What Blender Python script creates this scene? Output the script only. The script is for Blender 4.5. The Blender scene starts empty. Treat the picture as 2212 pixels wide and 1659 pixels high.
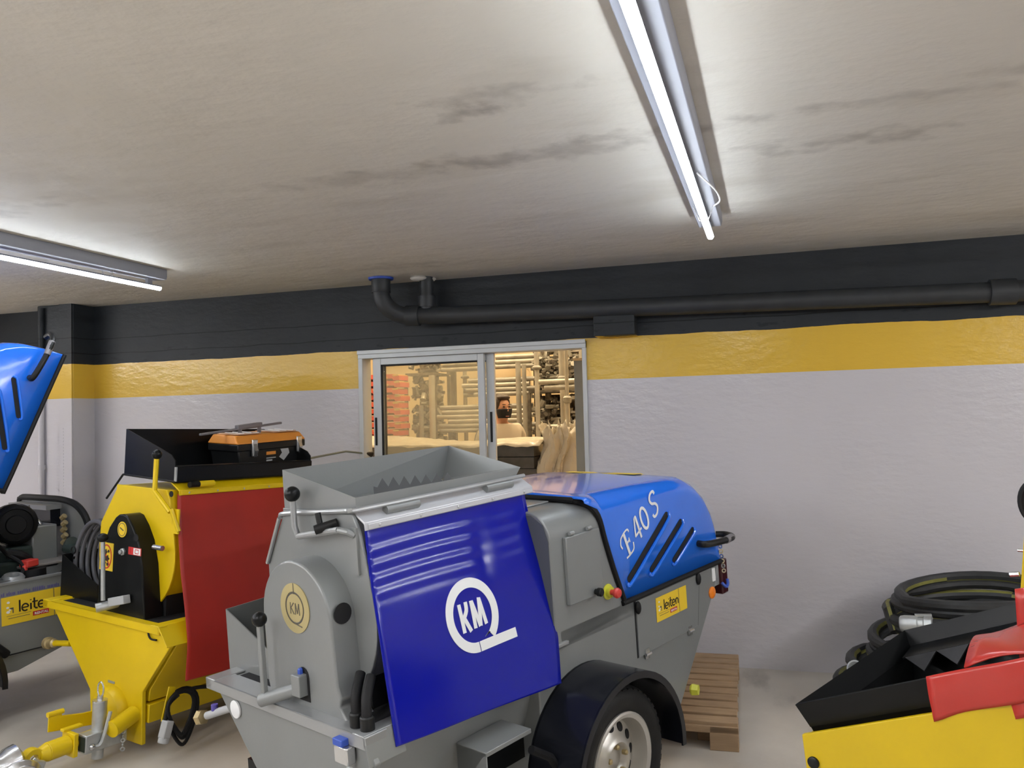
import bpy, bmesh, math, random
from math import sin, cos, pi, radians, sqrt, atan2
from mathutils import Vector, Matrix
random.seed(11)
SC = bpy.context.scene
COL = SC.collection

# ------------------------------------------------------------------ camera
def rot_cam(yaw, pitch, roll):
    return Matrix.Rotation(yaw, 3, 'Z') @ Matrix.Rotation(pi/2 + pitch, 3, 'X') @ Matrix.Rotation(roll, 3, 'Z')
cam_d = bpy.data.cameras.new('camera'); cam = bpy.data.objects.new('camera', cam_d); COL.objects.link(cam)
cam_d.sensor_width = 36; cam_d.lens = 36*1809.94/2212; cam_d.clip_start = .05
cam.matrix_world = Matrix.Translation((0, 0, 1.68)) @ rot_cam(.29963644, .03910058, -.02543563).to_4x4()
SC.camera = cam
# ------------------------------------------------------------------ world, exposure
wd = bpy.data.worlds.new('world'); SC.world = wd; wd.use_nodes = True
wd.node_tree.nodes['Background'].inputs[0].default_value = (.5, .55, .6, 1)
wd.node_tree.nodes['Background'].inputs[1].default_value = .02
SC.view_settings.view_transform = 'Standard'; SC.view_settings.look = 'None'
SC.view_settings.gamma = 1; SC.view_settings.use_curve_mapping = False
SC.view_settings.exposure = 0.45
TUBE = 40.0           # light of the two cool tubes in view
TUBE_FILL = 128.0         # stronger light of the unseen tubes added to fill the room
WARM = 190.0           # light of the warm tubes in the warehouse behind the window
WALL_Y = 5.743; CEIL = 2.707

# ------------------------------------------------------------------ materials
def mat(name, col, rough=.5, metal=0, var=.0, vscale=6, bump=0, bscale=40, coat=0, spec=.5, emit=None, estr=0, trans=0, rvar=0):
    m = bpy.data.materials.new(name); m.use_nodes = True
    nt = m.node_tree; b = nt.nodes['Principled BSDF']
    b.inputs['Base Color'].default_value = (*col, 1); b.inputs['Roughness'].default_value = rough
    b.inputs['Metallic'].default_value = metal; b.inputs['Specular IOR Level'].default_value = spec
    if coat: b.inputs['Coat Weight'].default_value = coat; b.inputs['Coat Roughness'].default_value = .08
    if emit: b.inputs['Emission Color'].default_value = (*emit, 1); b.inputs['Emission Strength'].default_value = estr
    if trans: b.inputs['Transmission Weight'].default_value = trans
    tc = nt.nodes.new('ShaderNodeTexCoord')
    if var or rvar:
        n = nt.nodes.new('ShaderNodeTexNoise'); n.inputs['Scale'].default_value = vscale; n.inputs['Detail'].default_value = 5
        nt.links.new(tc.outputs['Object'], n.inputs['Vector'])
        if var:
            r = nt.nodes.new('ShaderNodeValToRGB')
            r.color_ramp.elements[0].position = .3; r.color_ramp.elements[1].position = .7
            r.color_ramp.elements[0].color = (*[c*(1-var) for c in col], 1)
            r.color_ramp.elements[1].color = (*[min(1, c*(1+var)) for c in col], 1)
            nt.links.new(n.outputs['Fac'], r.inputs['Fac']); nt.links.new(r.outputs['Color'], b.inputs['Base Color'])
        if rvar:
            mr = nt.nodes.new('ShaderNodeMapRange'); mr.inputs['To Min'].default_value = max(0, rough-rvar); mr.inputs['To Max'].default_value = rough+rvar
            nt.links.new(n.outputs['Fac'], mr.inputs['Value']); nt.links.new(mr.outputs['Result'], b.inputs['Roughness'])
    if bump:
        n2 = nt.nodes.new('ShaderNodeTexNoise'); n2.inputs['Scale'].default_value = bscale; n2.inputs['Detail'].default_value = 4
        nt.links.new(tc.outputs['Object'], n2.inputs['Vector'])
        bp = nt.nodes.new('ShaderNodeBump'); bp.inputs['Strength'].default_value = bump; bp.inputs['Distance'].default_value = .01
        nt.links.new(n2.outputs['Fac'], bp.inputs['Height']); nt.links.new(bp.outputs['Normal'], b.inputs['Normal'])
    return m
M = {}
M['silver'] = mat('silver_grey_paint', (.225, .235, .235), .34, .2, var=.05, vscale=3, bump=.03, bscale=90)
M['silver_lt'] = mat('bright_silver_paint', (.34, .35, .355), .30, .4, var=.04)
M['yellow'] = mat('yellow_paint', (.74, .52, .003), .40, 0, var=.05, vscale=4, bump=.03, bscale=80)
M['rail'] = mat('silver_rail_with_glare', (.60, .61, .64), .25, .3)  # silver lightened to carry the lamp's reflection in its colour
M['yellow4'] = mat('dimmed_yellow_paint', (.60, .42, .001), .4, 0, var=.05, vscale=4, bump=.03, bscale=80)  # yellow darkened in colour for the weaker light on the foreground pump
M['black'] = mat('black_paint', (.006, .0065, .007), .30, 0, var=.25, vscale=8, spec=.22)
M['blackm'] = mat('black_matt_rubber', (.008, .008, .009), .6, 0, var=.2, bump=.1, bscale=120, spec=.25)
M['blue'] = mat('blue_gloss_paint', (.014, .15, .74), .16, 0, coat=.6, var=.03)
M['flapblue'] = mat('blue_pvc_sheet', (.002, .006, .29), .18, 0, bump=.06, bscale=7, rvar=.05)
M['flapred'] = mat('red_rubber_sheet', (.37, .013, .006), .5, 0, var=.08, vscale=5, bump=.05, bscale=15)
M['redpvc'] = mat('red_pvc_sheet', (.45, .034, .025), .25, 0, var=.06, vscale=5, bump=.08, bscale=9)
M['white'] = mat('white_print', (.78, .79, .8), .5)
M['chrome'] = mat('zinc_plated_steel', (.62, .63, .64), .24, .9, var=.08, vscale=12)
M['galv'] = mat('galvanised_steel', (.5, .52, .52), .4, .65, var=.12, vscale=20)
M['gold'] = mat('cream_gold_badge', (.42, .35, .165), .45, .1, var=.06)
M['badge_ink'] = mat('grey_badge_ink', (.10, .09, .07), .5)
M['tyre'] = mat('tyre_rubber', (.011, .011, .011), .6, 0, spec=.3, var=.2, vscale=20, bump=.08, bscale=150)
M['fender'] = mat('dark_plastic_fender', (.008, .009, .013), .2, 0, rvar=.06, spec=.35)
M['rim'] = mat('silver_wheel_paint', (.58, .56, .52), .33, .55)
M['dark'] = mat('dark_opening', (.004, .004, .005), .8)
M['stick'] = mat('yellow_label_film', (.80, .55, .03), .4)
M['ink'] = mat('black_label_ink', (.02, .015, .01), .5)
M['redink'] = mat('red_label_ink', (.55, .03, .03), .4)
M['blueink'] = mat('blue_label_ink', (.11, .10, .26), .5)
M['redbtn'] = mat('red_button_plastic', (.6, .05, .04), .35)
M['ylwring'] = mat('yellow_button_ring', (.62, .62, .05), .4)
M['orange'] = mat('orange_reflector', (.85, .22, .01), .3)
M['taillamp'] = mat('dark_red_lamp_lens', (.05, .008, .012), .2)
M['bluecap'] = mat('blue_plastic_cap', (.03, .08, .42), .4)
M['purple'] = mat('purple_plastic_cap', (.10, .08, .36), .4)
M['brass'] = mat('brass', (.48, .38, .2), .4, .5)
M['cablegrey'] = mat('grey_cable_jacket', (.10, .10, .115), .45, 0, var=.1)
M['plug'] = mat('grey_plug_plastic', (.42, .43, .44), .45)
M['orangeplastic'] = mat('orange_plastic', (.72, .27, .04), .42, 0, var=.05)
M['blackplastic'] = mat('black_plastic', (.009, .0095, .010), .4, 0, bump=.06, bscale=200, spec=.3)
M['handlegrey'] = mat('grey_handle_plastic', (.17, .16, .17), .4)
M['clearlid'] = mat('smoky_clear_lid', (.62, .40, .28), .25, 0)
M['lens'] = mat('clear_lamp_glass', (.8, .82, .8), .08, .6)
M['engine'] = mat('dark_green_engine', (.018, .03, .026), .5, 0, var=.3, vscale=12)
M['wood'] = None

def nodes_of(m): return m.node_tree, m.node_tree.nodes['Principled BSDF']
def math_node(nt, op, a, b=None, c=None):
    n = nt.nodes.new('ShaderNodeMath'); n.operation = op
    for i, v in enumerate((a, b, c)):
        if v is None: continue
        if isinstance(v, (int, float)): n.inputs[i].default_value = v
        else: nt.links.new(v, n.inputs[i])
    return n.outputs[0]
def noise(nt, vec, scale, detail=4, mapping=None):
    n = nt.nodes.new('ShaderNodeTexNoise'); n.inputs['Scale'].default_value = scale; n.inputs['Detail'].default_value = detail
    if mapping:
        mp = nt.nodes.new('ShaderNodeMapping'); mp.inputs['Scale'].default_value = mapping
        nt.links.new(vec, mp.inputs['Vector']); vec = mp.outputs['Vector']
    nt.links.new(vec, n.inputs['Vector']); return n.outputs['Fac']
def mixc(nt, fac, a, b):
    n = nt.nodes.new('ShaderNodeMix'); n.data_type = 'RGBA'
    for sock, v in ((n.inputs[0], fac), (n.inputs[6], a), (n.inputs[7], b)):
        if isinstance(v, tuple): sock.default_value = (*v, 1)
        elif isinstance(v, (int, float)): sock.default_value = v
        else: nt.links.new(v, sock)
    return n.outputs[2]
def ramp(nt, v, a, b):
    n = nt.nodes.new('ShaderNodeMapRange'); n.inputs['From Min'].default_value = a; n.inputs['From Max'].default_value = b
    nt.links.new(v, n.inputs['Value']); return n.outputs['Result']

def wall_material():
    m = mat('painted_wall_three_bands', (.6, .6, .6), .4); nt, b = nodes_of(m)
    tc = nt.nodes.new('ShaderNodeTexCoord'); v = tc.outputs['Object']
    sp = nt.nodes.new('ShaderNodeSeparateXYZ'); nt.links.new(v, sp.inputs[0]); z = sp.outputs['Z']
    wob = noise(nt, v, 3, 6)
    zw = math_node(nt, 'ADD', z, math_node(nt, 'MULTIPLY', math_node(nt, 'SUBTRACT', wob, .5), .03))
    n1 = noise(nt, v, 1.3, 5)
    grey = mixc(nt, n1, (.525, .505, .53), (.595, .575, .60))
    yel = mixc(nt, noise(nt, v, 2.2, 4), (.66, .41, .035), (.72, .465, .055))
    dk = mixc(nt, noise(nt, v, 5, 6), (.016, .019, .022), (.030, .034, .0385))
    # thin board lines of the shuttering in the painted concrete beam
    ln = None
    for zl in (2.425, 2.30):
        d = math_node(nt, 'ABSOLUTE', math_node(nt, 'SUBTRACT', zw, zl)); l = math_node(nt, 'LESS_THAN', d, .004)
        ln = l if ln is None else math_node(nt, 'MAXIMUM', ln, l)
    chips = math_node(nt, 'MULTIPLY', ramp(nt, noise(nt, v, 9, 6, (1, 1, 2.5)), .62, .68), math_node(nt, 'LESS_THAN', z, 2.33))
    dk = mixc(nt, math_node(nt, 'MAXIMUM', ln, math_node(nt, 'MULTIPLY', chips, .6)), dk, (.008, .009, .01))
    c1 = mixc(nt, math_node(nt, 'GREATER_THAN', z, 1.924), grey, yel)
    c2 = mixc(nt, math_node(nt, 'GREATER_THAN', zw, 2.212), c1, dk)
    nt.links.new(c2, b.inputs['Base Color'])
    up = math_node(nt, 'GREATER_THAN', zw, 2.212)
    nt.links.new(math_node(nt, 'SUBTRACT', .5, math_node(nt, 'MULTIPLY', up, .25)), b.inputs['Specular IOR Level'])
    nt.links.new(math_node(nt, 'ADD', math_node(nt, 'MULTIPLY', up, .26), .24), b.inputs['Roughness'])
    h = math_node(nt, 'ADD', math_node(nt, 'MULTIPLY', noise(nt, v, 11, 5, (1, 1, 2.2)), .8), math_node(nt, 'MULTIPLY', noise(nt, v, 60, 3), .12))
    h = math_node(nt, 'SUBTRACT', h, math_node(nt, 'MULTIPLY', ln, .4))
    bp = nt.nodes.new('ShaderNodeBump'); bp.inputs['Strength'].default_value = .35; bp.inputs['Distance'].default_value = .012
    nt.links.new(h, bp.inputs['Height']); nt.links.new(bp.outputs['Normal'], b.inputs['Normal'])
    return m
def ceiling_material():
    m = mat('plastered_ceiling', (.6, .58, .53), .6); nt, b = nodes_of(m)
    tc = nt.nodes.new('ShaderNodeTexCoord'); v = tc.outputs['Object']
    base = mixc(nt, noise(nt, v, .9, 5), (.59, .56, .495), (.68, .65, .59))
    base = mixc(nt, math_node(nt, 'MULTIPLY', ramp(nt, noise(nt, v, 2.1, 6, (.6, 1.6, 1)), .56, .74), .35), base, (.42, .38, .31))
    # soot and damp stains with shapes of their own: (x, y, rx, ry, strength)
    wn = nt.nodes.new('ShaderNodeTexNoise'); wn.inputs['Scale'].default_value = 9; wn.inputs['Detail'].default_value = 8
    nt.links.new(v, wn.inputs['Vector'])
    for (x, y, rx, ry, st) in STAINS:
        mp = nt.nodes.new('ShaderNodeMapping'); mp.vector_type = 'POINT'
        mp.inputs['Location'].default_value = (-x/rx, -y/ry, 0); mp.inputs['Scale'].default_value = (1/rx, 1/ry, 0)
        nt.links.new(v, mp.inputs['Vector'])
        ln = nt.nodes.new('ShaderNodeVectorMath'); ln.operation = 'LENGTH'; nt.links.new(mp.outputs['Vector'], ln.inputs[0])
        d = math_node(nt, 'ADD', ln.outputs['Value'], math_node(nt, 'MULTIPLY', math_node(nt, 'SUBTRACT', wn.outputs['Fac'], .5), 3.4))
        f = math_node(nt, 'MULTIPLY', math_node(nt, 'SUBTRACT', 1, ramp(nt, d, .1, 1.1)), st)
        base = mixc(nt, f, base, (.17, .15, .13))
    nt.links.new(base, b.inputs['Base Color'])
    h = math_node(nt, 'ADD', noise(nt, v, 3.2, 5, (1, 1.6, 1)), math_node(nt, 'MULTIPLY', noise(nt, v, 22, 5), .18))
    bp = nt.nodes.new('ShaderNodeBump'); bp.inputs['Strength'].default_value = .45; bp.inputs['Distance'].default_value = .03
    nt.links.new(h, bp.inputs['Height']); nt.links.new(bp.outputs['Normal'], b.inputs['Normal'])
    return m
STAINS = [(-.95, 2.62, .13, .07, .6), (-.80, 2.52, .26, .10, .42), (-.82, 3.14, .55, .10, .40), (.30, 3.42, .36, .10, .42), (-1.6, 3.18, .5, .10, .26),
          (.5, 3.0, .9, .05, .28), (-.35, 3.05, .5, .05, .3), (-3.6, 3.0, .5, .12, .3), (-4.1, 4.0, .35, .1, .3), (-2.3, 5.1, .5, .12, .25), (.85, 2.9, .3, .06, .3)]
def floor_material():
    m = mat('dusty_concrete_floor', (.4, .37, .33), .5); nt, b = nodes_of(m)
    tc = nt.nodes.new('ShaderNodeTexCoord'); v = tc.outputs['Object']
    c = mixc(nt, ramp(nt, noise(nt, v, 1.4, 7), .3, .7), (.44, .395, .345), (.62, .575, .51))
    c = mixc(nt, math_node(nt, 'MULTIPLY', ramp(nt, noise(nt, v, 3.5, 6, (1, .35, 1)), .58, .7), .55), c, (.22, .20, .175))
    c = mixc(nt, math_node(nt, 'MULTIPLY', ramp(nt, noise(nt, v, 40, 3), .6, .75), .3), c, (.6, .57, .52))
    nt.links.new(c, b.inputs['Base Color'])
    nt.links.new(math_node(nt, 'ADD', math_node(nt, 'MULTIPLY', noise(nt, v, 2, 5), .3), .3), b.inputs['Roughness'])
    bp = nt.nodes.new('ShaderNodeBump'); bp.inputs['Strength'].default_value = .15; bp.inputs['Distance'].default_value = .006
    nt.links.new(noise(nt, v, 25, 5), bp.inputs['Height']); nt.links.new(bp.outputs['Normal'], b.inputs['Normal'])
    return m
def wood_material():
    m = mat('rough_pallet_wood', (.42, .28, .16), .7); nt, b = nodes_of(m)
    tc = nt.nodes.new('ShaderNodeTexCoord'); v = tc.outputs['Object']
    c = mixc(nt, noise(nt, v, 3, 6, (2, 22, 22)), (.25, .155, .085), (.50, .345, .20))
    c = mixc(nt, math_node(nt, 'MULTIPLY', ramp(nt, noise(nt, v, 4, 4), .5, .75), .5), c, (.22, .145, .09))
    nt.links.new(c, b.inputs['Base Color']); return m
def glass_material(name, haze, tint):
    m = bpy.data.materials.new(name); m.use_nodes = True; nt = m.node_tree
    nt.nodes.clear(); out = nt.nodes.new('ShaderNodeOutputMaterial')
    tr = nt.nodes.new('ShaderNodeBsdfTransparent'); tr.inputs[0].default_value = (*tint, 1)
    gl = nt.nodes.new('ShaderNodeBsdfGlossy'); gl.inputs['Roughness'].default_value = .02
    df = nt.nodes.new('ShaderNodeBsdfTranslucent'); df.inputs[0].default_value = (.8, .78, .72, 1)
    fr = nt.nodes.new('ShaderNodeFresnel'); fr.inputs[0].default_value = 1.25
    m1 = nt.nodes.new('ShaderNodeMixShader'); m1.inputs[0].default_value = haze
    m2 = nt.nodes.new('ShaderNodeMixShader')
    nt.links.new(tr.outputs[0], m1.inputs[1]); nt.links.new(df.outputs[0], m1.inputs[2])
    nt.links.new(fr.outputs[0], m2.inputs[0]); nt.links.new(m1.outputs[0], m2.inputs[1]); nt.links.new(gl.outputs[0], m2.inputs[2])
    nt.links.new(m2.outputs[0], out.inputs[0]); return m
def emission_material(name, col, st):
    return mat(name, (.9, .9, .9), .4, emit=col, estr=st)
def film_material():
    m = bpy.data.materials.new('crinkled_clear_film'); m.use_nodes = True; nt, b = nodes_of(m)
    b.inputs['Base Color'].default_value = (.78, .70, .56, 1); b.inputs['Roughness'].default_value = .22
    tc = nt.nodes.new('ShaderNodeTexCoord'); bp = nt.nodes.new('ShaderNodeBump'); bp.inputs['Strength'].default_value = .7; bp.inputs['Distance'].default_value = .03
    nt.links.new(noise(nt, tc.outputs['Object'], 9, 6, (1, 2.5, 1)), bp.inputs['Height']); nt.links.new(bp.outputs['Normal'], b.inputs['Normal'])
    tr = nt.nodes.new('ShaderNodeBsdfTransparent'); mx = nt.nodes.new('ShaderNodeMixShader')
    mx.inputs[0].default_value = .72
    nt.links.new(tr.outputs[0], mx.inputs[1]); nt.links.new(b.outputs[0], mx.inputs[2]); nt.links.new(mx.outputs[0], nt.nodes['Material Output'].inputs[0])
    return m
M['wood'] = wood_material()

# ------------------------------------------------------------------ mesh helpers
class MB:
    def __init__(s): s.v = []; s.f = []; s.mi = []; s.cur = 0
    def add(s, vs, fs, mi=None):
        o = len(s.v); s.v += [tuple(p) for p in vs]; s.f += [[i+o for i in f] for f in fs]
        s.mi += [s.cur if mi is None else mi]*len(fs); return s
    def box(s, x0, x1, y0, y1, z0, z1):
        vs = [(x, y, z) for x in (x0, x1) for y in (y0, y1) for z in (z0, z1)]
        return s.add(vs, [(0, 1, 3, 2), (4, 6, 7, 5), (0, 4, 5, 1), (2, 3, 7, 6), (0, 2, 6, 4), (1, 5, 7, 3)])
    def obox(s, c, sx, sy, sz, R=None):
        vs = []
        for a in (-.5, .5):
            for b in (-.5, .5):
                for d in (-.5, .5):
                    p = Vector((a*sx, b*sy, d*sz)); p = (R @ p) if R is not None else p
                    vs.append(p + Vector(c))
        return s.add(vs, [(0, 1, 3, 2), (4, 6, 7, 5), (0, 4, 5, 1), (2, 3, 7, 6), (0, 2, 6, 4), (1, 5, 7, 3)])
    def prism(s, poly, axis, a, b):
        n = len(poly)
        def mk(p, t): return (t, p[0], p[1]) if axis == 'x' else ((p[0], t, p[1]) if axis == 'y' else (p[0], p[1], t))
        vs = [mk(p, a) for p in poly] + [mk(p, b) for p in poly]
        fs = [list(range(n))[::-1], list(range(n, 2*n))] + [(i, (i+1) % n, n+(i+1) % n, n+i) for i in range(n)]
        return s.add(vs, fs)
    def tube(s, pts, r, n=10, closed=False, stripe=None, cap=True):
        pts = [Vector(p) for p in pts]; N = len(pts); rs = r if isinstance(r, (list, tuple)) else [r]*N
        def tan(i):
            a = pts[(i-1) % N] if (closed or i > 0) else pts[i]; b = pts[(i+1) % N] if (closed or i < N-1) else pts[i]
            return (b-a).normalized()
        t0 = tan(0); up = Vector((0, 0, 1)) if abs(t0.z) < .9 else Vector((1, 0, 0))
        nx = t0.cross(up).normalized(); vs = []
        for i in range(N):
            t = tan(i); nx = (nx - t*nx.dot(t)); nx = nx.normalized() if nx.length > 1e-6 else t.orthogonal().normalized(); ny = t.cross(nx)
            for k in range(n):
                a = 2*pi*k/n; vs.append(pts[i] + (nx*cos(a) + ny*sin(a))*rs[i])
        o = len(s.v); s.v += [tuple(p) for p in vs]
        for i in range(N if closed else N-1):
            j = (i+1) % N
            for k in range(n):
                s.f.append([o+i*n+k, o+i*n+(k+1) % n, o+j*n+(k+1) % n, o+j*n+k])
                s.mi.append(1 if (stripe and k == (i//stripe) % n) else s.cur)
        if cap and not closed:
            s.f.append([o+k for k in range(n)][::-1]); s.mi.append(s.cur)
            s.f.append([o+(N-1)*n+k for k in range(n)]); s.mi.append(s.cur)
        return s
    def cyl(s, p0, p1, r, n=16): return s.tube([p0, p1], r, n)
    def lathe(s, prof, origin, axis, n=24, closed=False):
        ax = Vector(axis).normalized(); e1 = ax.orthogonal().normalized(); e2 = ax.cross(e1); o = Vector(origin); vs = []
        for (r, h) in prof:
            for k in range(n):
                a = 2*pi*k/n; vs.append(o + ax*h + (e1*cos(a) + e2*sin(a))*max(r, 1e-5))
        m = len(prof); fs = []
        for i in range(m if closed else m-1):
            j = (i+1) % m
            for k in range(n): fs.append((i*n+k, i*n+(k+1) % n, j*n+(k+1) % n, j*n+k))
        if not closed:
            fs.append(list(range(n))[::-1]); fs.append([(m-1)*n+k for k in range(n)])
        return s.add(vs, fs)
    def sphere(s, c, r, n=16, sc=(1, 1, 1)):
        m = n//2+1; prof = [(r*sin(pi*i/m), -r*cos(pi*i/m)) for i in range(m+1)]
        o = len(s.v); s.lathe(prof, (0, 0, 0), (0, 0, 1), n)
        for i in range(o, len(s.v)):
            p = s.v[i]; s.v[i] = (p[0]*sc[0]+c[0], p[1]*sc[1]+c[1], p[2]*sc[2]+c[2])
        return s
    def grid(s, fn, us, vs_):
        o = [fn(u, v) for u in us for v in vs_]; m = len(vs_)
        return s.add(o, [(i*m+j, (i+1)*m+j, (i+1)*m+j+1, i*m+j+1) for i in range(len(us)-1) for j in range(m-1)])
    def stroke(s, pts, w, fn, t=.0012, flare=None):
        """flat ribbon of width w along 2-D pts, laid on a surface by fn(a, b, offset)"""
        P = [Vector(p) for p in pts]; L = []; Rr = []
        for i in range(len(P)):
            d = (P[min(i+1, len(P)-1)] - P[max(i-1, 0)]).normalized(); nrm = Vector((-d.y, d.x)); ww = w[i] if isinstance(w, (list, tuple)) else w
            L.append(P[i]+nrm*ww/2); Rr.append(P[i]-nrm*ww/2)
        vs = []
        for off in (t, 0): vs += [fn(p.x, p.y, off) for p in L] + [fn(p.x, p.y, off) for p in Rr]
        n = len(P); fs = []
        for i in range(n-1):
            fs += [(i, i+1, n+i+1, n+i), (2*n+i, 3*n+i, 3*n+i+1, 2*n+i+1), (i, 2*n+i, 2*n+i+1, i+1), (n+i, n+i+1, 3*n+i+1, 3*n+i)]
        fs += [(0, n, 3*n, 2*n), (n-1, 3*n-1, 4*n-1, 2*n-1)]
        return s.add(vs, fs)
    def flat(s, poly, fn, t=.0012):
        n = len(poly); vs = [fn(p[0], p[1], t) for p in poly] + [fn(p[0], p[1], 0) for p in poly]
        return s.add(vs, [list(range(n)), list(range(n, 2*n))[::-1]] + [(i, (i+1) % n, n+(i+1) % n, n+i) for i in range(n)])
    def xf(s, Mx):
        s.v = [tuple(Mx @ Vector(p)) for p in s.v]; return s
    def mesh(s, name, mats, smooth=True, recalc=True):
        me = bpy.data.meshes.new(name); me.from_pydata(s.v, [], s.f)
        if not isinstance(mats, (list, tuple)): mats = [mats]
        for m in mats: me.materials.append(m)
        me.polygons.foreach_set('material_index', s.mi)
        if recalc:
            bm = bmesh.new(); bm.from_mesh(me); bmesh.ops.recalc_face_normals(bm, faces=bm.faces); bm.to_mesh(me); bm.free()
        if smooth:
            me.polygons.foreach_set('use_smooth', [True]*len(me.polygons)); me.set_sharp_from_angle(angle=radians(35))
        me.update(); return me
def P(name, mb, mats=None, parent=None, bevel=0, label=None, solid=0, smooth=True, subd=0, seg=2):
    me = mb.mesh(name, mats, smooth) if isinstance(mb, MB) else mb
    o = bpy.data.objects.new(name, me); COL.objects.link(o)
    if parent: o.parent = parent
    if label: o['label'] = label
    if solid:
        md = o.modifiers.new('solid', 'SOLIDIFY'); md.thickness = solid; md.offset = 0
    if bevel:
        md = o.modifiers.new('bevel', 'BEVEL'); md.width = bevel; md.segments = seg; md.limit_method = 'ANGLE'; md.angle_limit = radians(40)
    if subd:
        md = o.modifiers.new('subd', 'SUBSURF'); md.levels = subd; md.render_levels = subd
    return o
def tag(o, label, cat, group=None, kind=None):
    o['label'] = label; o['category'] = cat
    if group: o['group'] = group
    if kind: o['kind'] = kind
    return o
def struct(name, mb, m, bevel=0, label=None, smooth=False):
    o = P(name, mb, m, None, bevel, label, smooth=smooth); o['kind'] = 'structure'; return o
def thing(name, label, cat, mx=None, group=None):
    o = bpy.data.objects.new(name, None); COL.objects.link(o); o.empty_display_size = .1
    if mx is not None: o.matrix_world = mx
    return tag(o, label, cat, group)
def dup(o, loc=None, label=None, group=None, parent=None):
    c = o.copy(); COL.objects.link(c); c.parent = parent
    if loc is not None: c.location = loc
    if label: c['label'] = label
    if group: c['group'] = group
    for ch in o.children: dup(ch, parent=c)
    return c
def text_mesh(body, size, fn, t=.001, shear=0, name='lettering', weight=0):
    cu = bpy.data.curves.new(name, 'FONT'); cu.body = body; cu.size = size; cu.shear = shear; cu.align_x = 'LEFT'; cu.offset = weight; cu.resolution_u = 3
    ob = bpy.data.objects.new(name, cu); COL.objects.link(ob)
    dg = bpy.context.evaluated_depsgraph_get(); me = bpy.data.meshes.new_from_object(ob.evaluated_get(dg))
    bpy.data.objects.remove(ob); mb = MB(); vs = [fn(v.co.x, v.co.y, t) for v in me.vertices]
    mb.add(vs, [list(p.vertices) for p in me.polygons]); bpy.data.meshes.remove(me); bpy.data.curves.remove(cu); return mb
def arc(cx, cy, r, a0, a1, n=12, ry=None):
    ry = r if ry is None else ry
    return [(cx+r*cos(radians(a0+(a1-a0)*i/n)), cy+ry*sin(radians(a0+(a1-a0)*i/n))) for i in range(n+1)]
def interp(tab, x):
    tab = sorted(tab)
    if x <= tab[0][0]: return tab[0][1]
    for (a, b), (c, d) in zip(tab, tab[1:]):
        if x <= c:
            return b + (d-b)*(x-a)/(c-a)
    return tab[-1][1]
def smooth_path(pts, k=6):
    P_ = [Vector(p) for p in pts]; out = []
    for i in range(len(P_)-1):
        p0 = P_[max(i-1, 0)]; p1 = P_[i]; p2 = P_[i+1]; p3 = P_[min(i+2, len(P_)-1)]
        for j in range(k):
            t = j/k
            out.append(.5*((2*p1) + (p2-p0)*t + (2*p0-5*p1+4*p2-p3)*t*t + (3*p1-p0-3*p2+p3)*t**3))
    out.append(P_[-1]); return out
def frame(origin, az, el, roll=0):
    A, E, G = radians(az), radians(el), radians(roll)
    u = Vector((sin(A)*cos(E), cos(A)*cos(E), sin(E))); l = Vector((cos(A), -sin(A), 0)); w = l.cross(u); v = l*cos(G)-w*sin(G); w = v.cross(u)
    m = Matrix(((u.x, -v.x, w.x, origin[0]), (u.y, -v.y, w.y, origin[1]), (u.z, -v.z, w.z, origin[2]), (0, 0, 0, 1)))
    return m
def onY0(y0):   # map (x, z, offset) of a machine's near side to 3-D, offset outwards
    return lambda a, b, t: (a, y0-t, b)

# ================================================================== THE ROOM
X0, X1, YF = -8.2, 5.6, -6.0
mwall = wall_material(); mceil = ceiling_material(); mfloor = floor_material()
struct('floor', MB().box(X0-.2, X1+.2, YF-.2, WALL_Y+.16, -.12, 0), mfloor)
struct('ceiling', MB().box(X0-.2, X1+.2, YF-.2, WALL_Y+.16, CEIL, CEIL+.12), mceil)
WX0, WX1, WZ0, WZ1 = -2.985, -1.222, .95, 2.197        # window opening
w = MB()
w.box(X0-.2, WX0, WALL_Y, WALL_Y+.15, 0, CEIL).box(WX1, X1+.2, WALL_Y, WALL_Y+.15, 0, CEIL)
w.box(WX0, WX1, WALL_Y, WALL_Y+.15, 0, WZ0).box(WX0, WX1, WALL_Y, WALL_Y+.15, WZ1, CEIL)
struct('wall_back', w, mwall)
struct('wall_left', MB().box(X0-.15, X0, YF, WALL_Y, 0, CEIL), mwall)
struct('wall_right', MB().box(X1, X1+.15, YF, WALL_Y, 0, CEIL), mwall)
struct('wall_front', MB().box(X0-.2, X1+.2, YF-.15, YF, 0, CEIL), mwall)
# pillar, its flat ridge and the small block under the pipe
pl = MB().box(-5.86, -5.484, 5.519, WALL_Y+.02, 0, CEIL)
struct('trim_1', pl, mwall, .006, 'square pillar standing out of the back wall, painted in the wall bands')
ridge = MB().box(-5.62, -5.49, 5.505, 5.519, 0, CEIL)
for i in range(46): ridge.box(-5.66+.02*random.random(), -5.575, 5.503, 5.512, .5+i*.026, .512+i*.026)
struct('trim_2', ridge, mwall, 0, 'rough ridged plaster strip on the pillar')
struct('trim_3', MB().box(-1.14, -.86, 5.60, WALL_Y+.02, 2.212, 2.37), mwall, .006, 'dark painted concrete block under the drain pipe')
# conduit on the pillar
t = thing('conduit_pipe', 'slim vertical conduit pipe running down the pillar at the left', 'pipe', Matrix.Translation((-5.80, 5.50, 0)))
P('pipe', MB().cyl((0, 0, .05), (0, 0, CEIL-.02), .024, 14), mwall, t)
for z in (1.36, 2.2): P('clip', MB().lathe([(.024, -.02), (.032, -.02), (.032, .02), (.024, .02)], (0, 0, z), (0, 0, 1), 14), mwall, t)
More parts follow.
